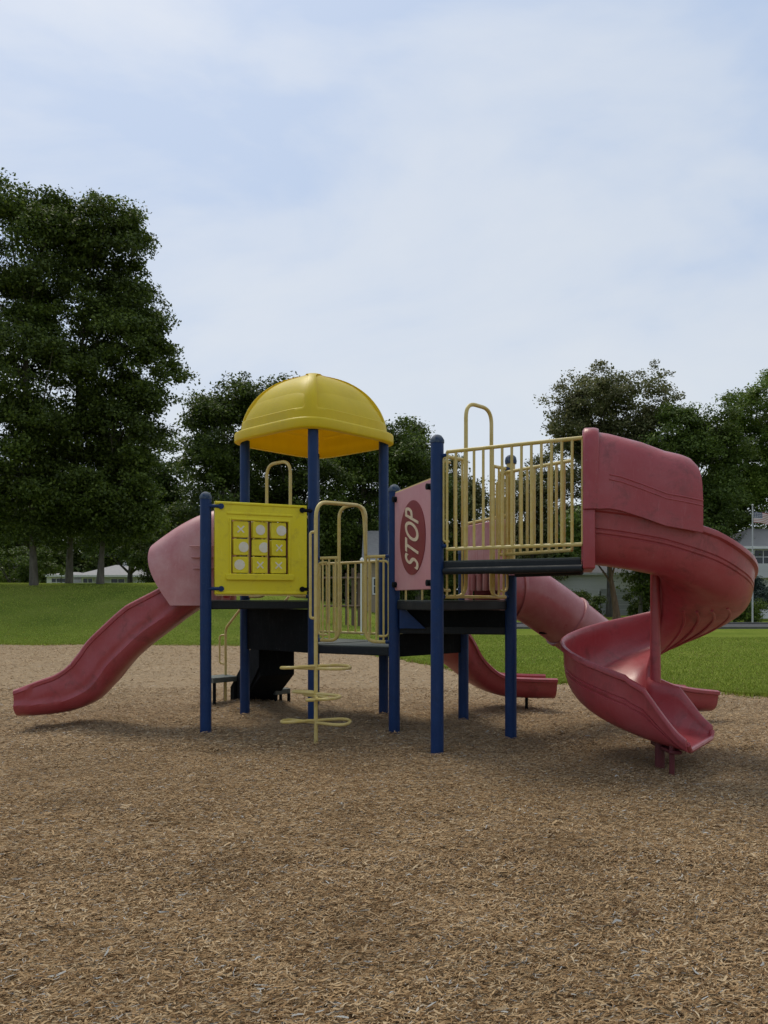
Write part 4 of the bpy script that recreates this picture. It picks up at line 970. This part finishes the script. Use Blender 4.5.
def window(root, y, xc, zc, w_, h_, nm='window', mullions=2):
    mb = MB(); t = .09
    for a, b, c, e in ((xc-w_/2-t, xc+w_/2+t, zc+h_/2, zc+h_/2+t), (xc-w_/2-t, xc+w_/2+t, zc-h_/2-t, zc-h_/2), (xc-w_/2-t, xc-w_/2, zc-h_/2, zc+h_/2), (xc+w_/2, xc+w_/2+t, zc-h_/2, zc+h_/2)): mb.box((a, y-.06, c), (b, y-.003, e))
    for k in range(1, mullions): 
        xx = xc-w_/2+w_*k/mullions; mb.box((xx-.03, y-.05, zc-h_/2), (xx+.03, y-.003, zc+h_/2))
    mb.box((xc-w_/2, y-.045, zc-.025), (xc+w_/2, y-.003, zc+.025))
    o = build(mb, nm, M['trim'], root, smooth=False); m2 = MB(); m2.box((xc-w_/2, y-.025, zc-h_/2), (xc+w_/2, y-.006, zc+h_/2)); build(m2, 'pane', M['glass'], o, smooth=False)
def door(root, y, xc, zb, w_, h_, mat, nm='door', panels=4):
    mb = MB(); mb.box((xc-w_/2, y-.03, zb), (xc+w_/2, y-.004, zb+h_)); 
    o = build(mb, nm, M[mat], root, smooth=False); m2 = MB()
    for k in range(1, panels): m2.box((xc-w_/2, y-.04, zb+h_*k/panels-.015), (xc+w_/2, y-.032, zb+h_*k/panels+.015))
    m2.box((xc-w_/2-.1, y-.06, zb), (xc-w_/2-.002, y-.004, zb+h_+.1)); m2.box((xc+w_/2+.002, y-.06, zb), (xc+w_/2+.1, y-.004, zb+h_+.1)); m2.box((xc-w_/2, y-.06, zb+h_+.002), (xc+w_/2, y-.004, zb+h_+.1))
    build(m2, 'frame', M['trim'], o, smooth=False)
# right two-storey house
D0 = 60; s = D0/F; X = lambda px: (px-384)*s; Z = lambda py: CAMH+(600-py)*s
r_, y_ = house('two_storey_house', 'pale grey two storey house with grey roof behind the flagpole at right', X(742), X(742)+13, D0, 9, .0, Z(549), Z(530)+.5, 'white_wall', 'roof', over=.6, hip=3.2)
mb = MB(); mb.box((X(742)+.01, D0-.9, Z(578)), (X(742)+13, D0-.004, Z(564))); build(mb, 'balcony_skirt', M['grey_wall'], r_, smooth=False)
mb = MB(); mb.box((X(750)-.6, D0-.5, 0), (X(755)-.5, D0-.004, Z(579))); build(mb, 'brick_pier', M['brick'], r_, smooth=False)
window(r_, D0, X(763), Z(557), 1.3, 1.0); window(r_, D0, X(763)+3.5, Z(557), 1.3, 1.0); window(r_, D0, X(766)+1.2, 1.5, 1.2, 1.2); door(r_, D0, X(766)+4, 0, 1.0, 2.1, 'trim')
# flagpole
D1 = 46; fx = (752.5-384)/F*D1; ft = CAMH+(600-506)/F*D1
fr = thing('flagpole', 'white flagpole with a striped flag in front of the two storey house', 'flagpole', (fx, D1, 0)); mb = MB(); mb.tube([(fx, D1, -.1), (fx, D1, ft)], [.05, .035], 10); build(mb, 'pole', M['steel'], fr)
mb = MB(); mb.lathe((fx, D1, ft), [(.02, 0), (.06, .03), (.06, .08), (.02, .11)], 10); build(mb, 'finial', M['steel'], fr)
nx_, nz_ = 26, 13; vs = []; fs = []; W_, Hh = 1.5, .62; cols = []
for j in range(nz_+1):
    for i in range(nx_+1):
        u = i/nx_; z = ft-.35-Hh*j/nz_-.28*u*u; vs.append((fx+.06+W_*u*.86, D1+.12*math.sin(u*9+j*.2)*u, z))
for j in range(nz_):
    for i in range(nx_):
        a = j*(nx_+1)+i; fs.append((a, a+1, a+nx_+2, a+nx_+1))
        if i < 10 and j < 7: cols.append((.10, .11, .17, 1) if not (i % 2 == 0 and j % 2 == 1) else (.6, .6, .6, 1))
        else: cols.append((.50, .20, .19, 1) if j % 2 == 0 else (.75, .75, .74, 1))
mb = MB(); mb.add(vs, fs); fo = build(mb, 'flag', M['flag'], fr)
ca = fo.data.color_attributes.new('Col', 'FLOAT_COLOR', 'CORNER')
for pi_, pol in enumerate(fo.data.polygons):
    for li in pol.loop_indices: ca.data[li].color = cols[pi_]
sol = fo.modifiers.new('solid', 'SOLIDIFY'); sol.thickness = .01
# garage / white house between slides
D0 = 72; s = D0/F
r_, y_ = house('white_house', 'low white house with a grey garage door behind two tree trunks', X(548), X(668), D0, 9, 0, Z(575), Z(560), 'white_wall', 'roof_dark', over=.7, hip=2)
door(r_, D0, X(622), .05, 3.9, 2.35, 'door_grey', 'garage_door', 5); door(r_, D0, X(594), .05, 1.0, 2.1, 'trim'); window(r_, D0, X(580), 1.6, 1.3, 1.1); window(r_, D0, X(567), 1.6, 1.0, 1.1)
# two far houses at left, behind the rise
D0 = 78; s = D0/F
r_, y_ = house('grey_roofed_house', 'low house with a grey hipped roof right of the third trunk', X(81), X(136), D0, 9, 1.2, Z(577), Z(563), 'grey_wall', 'roof', over=.5, hip=2.4)
window(r_, D0, X(88), Z(583), .9, .9); window(r_, D0, X(118), Z(583), 1.3, .8)
mb = MB(); mb.box((X(111)-.2, D0+4.2, Z(566)), (X(111)+.2, D0+4.7, Z(558))); build(mb, 'chimney', M['trim'], r_, smooth=False)
r_, y_ = house('white_house', 'small white house glimpsed between the first and second trunks at left', X(38), X(66), D0+2, 8, 1.2, Z(576), Z(570), 'white_wall', 'roof', over=.4, hip=1.5)
window(r_, D0+2, X(48), Z(582), .9, .8); window(r_, D0+2, X(58), Z(582), .9, .8)
# tan house seen through the gate
D0 = 54; s = D0/F
r_, y_ = house('tan_house', 'narrow tan house with a grey gable seen through the yellow gate', X(367), X(393), D0, 6, 0, Z(562), Z(527), 'tan_wall', 'roof', over=.35)
window(r_, D0, X(377), Z(586), .45, 1.0, mullions=1)
# rustic timber climbing frame seen through the gate
D0 = 34; s = D0/F; tf = thing('timber_fence', 'brown wooden post fence seen through the gate bars', 'fence', (X(345), D0, 0))
for k in range(7):
    xx = X(328+k*6.2); mb = MB(); mb.tube([(xx, D0, -.1), (xx, D0, Z(568+(k % 2)*5))], .065, 9); build(mb, 'timber_post', M['oldwood'], tf)
for zz in (Z(578), Z(606)): mb = MB(); mb.tube([(X(324), D0-.08, zz), (X(370), D0-.08, zz)], .045, 8); build(mb, 'timber_rail', M['oldwood'], tf)
# white post near the gate
D0 = 30; s = D0/F; mb = MB(); mb.box((X(362)-.06, D0-.06, -.05), (X(362)+.06, D0+.06, Z(560))); mb.lathe((X(362), D0, Z(560)), [(.085, 0), (.06, .05), (.01, .1)], 4)
tag(build(mb, 'white_post', M['trim'], smooth=False), 'slim white post standing on the lawn behind the gate', 'post')
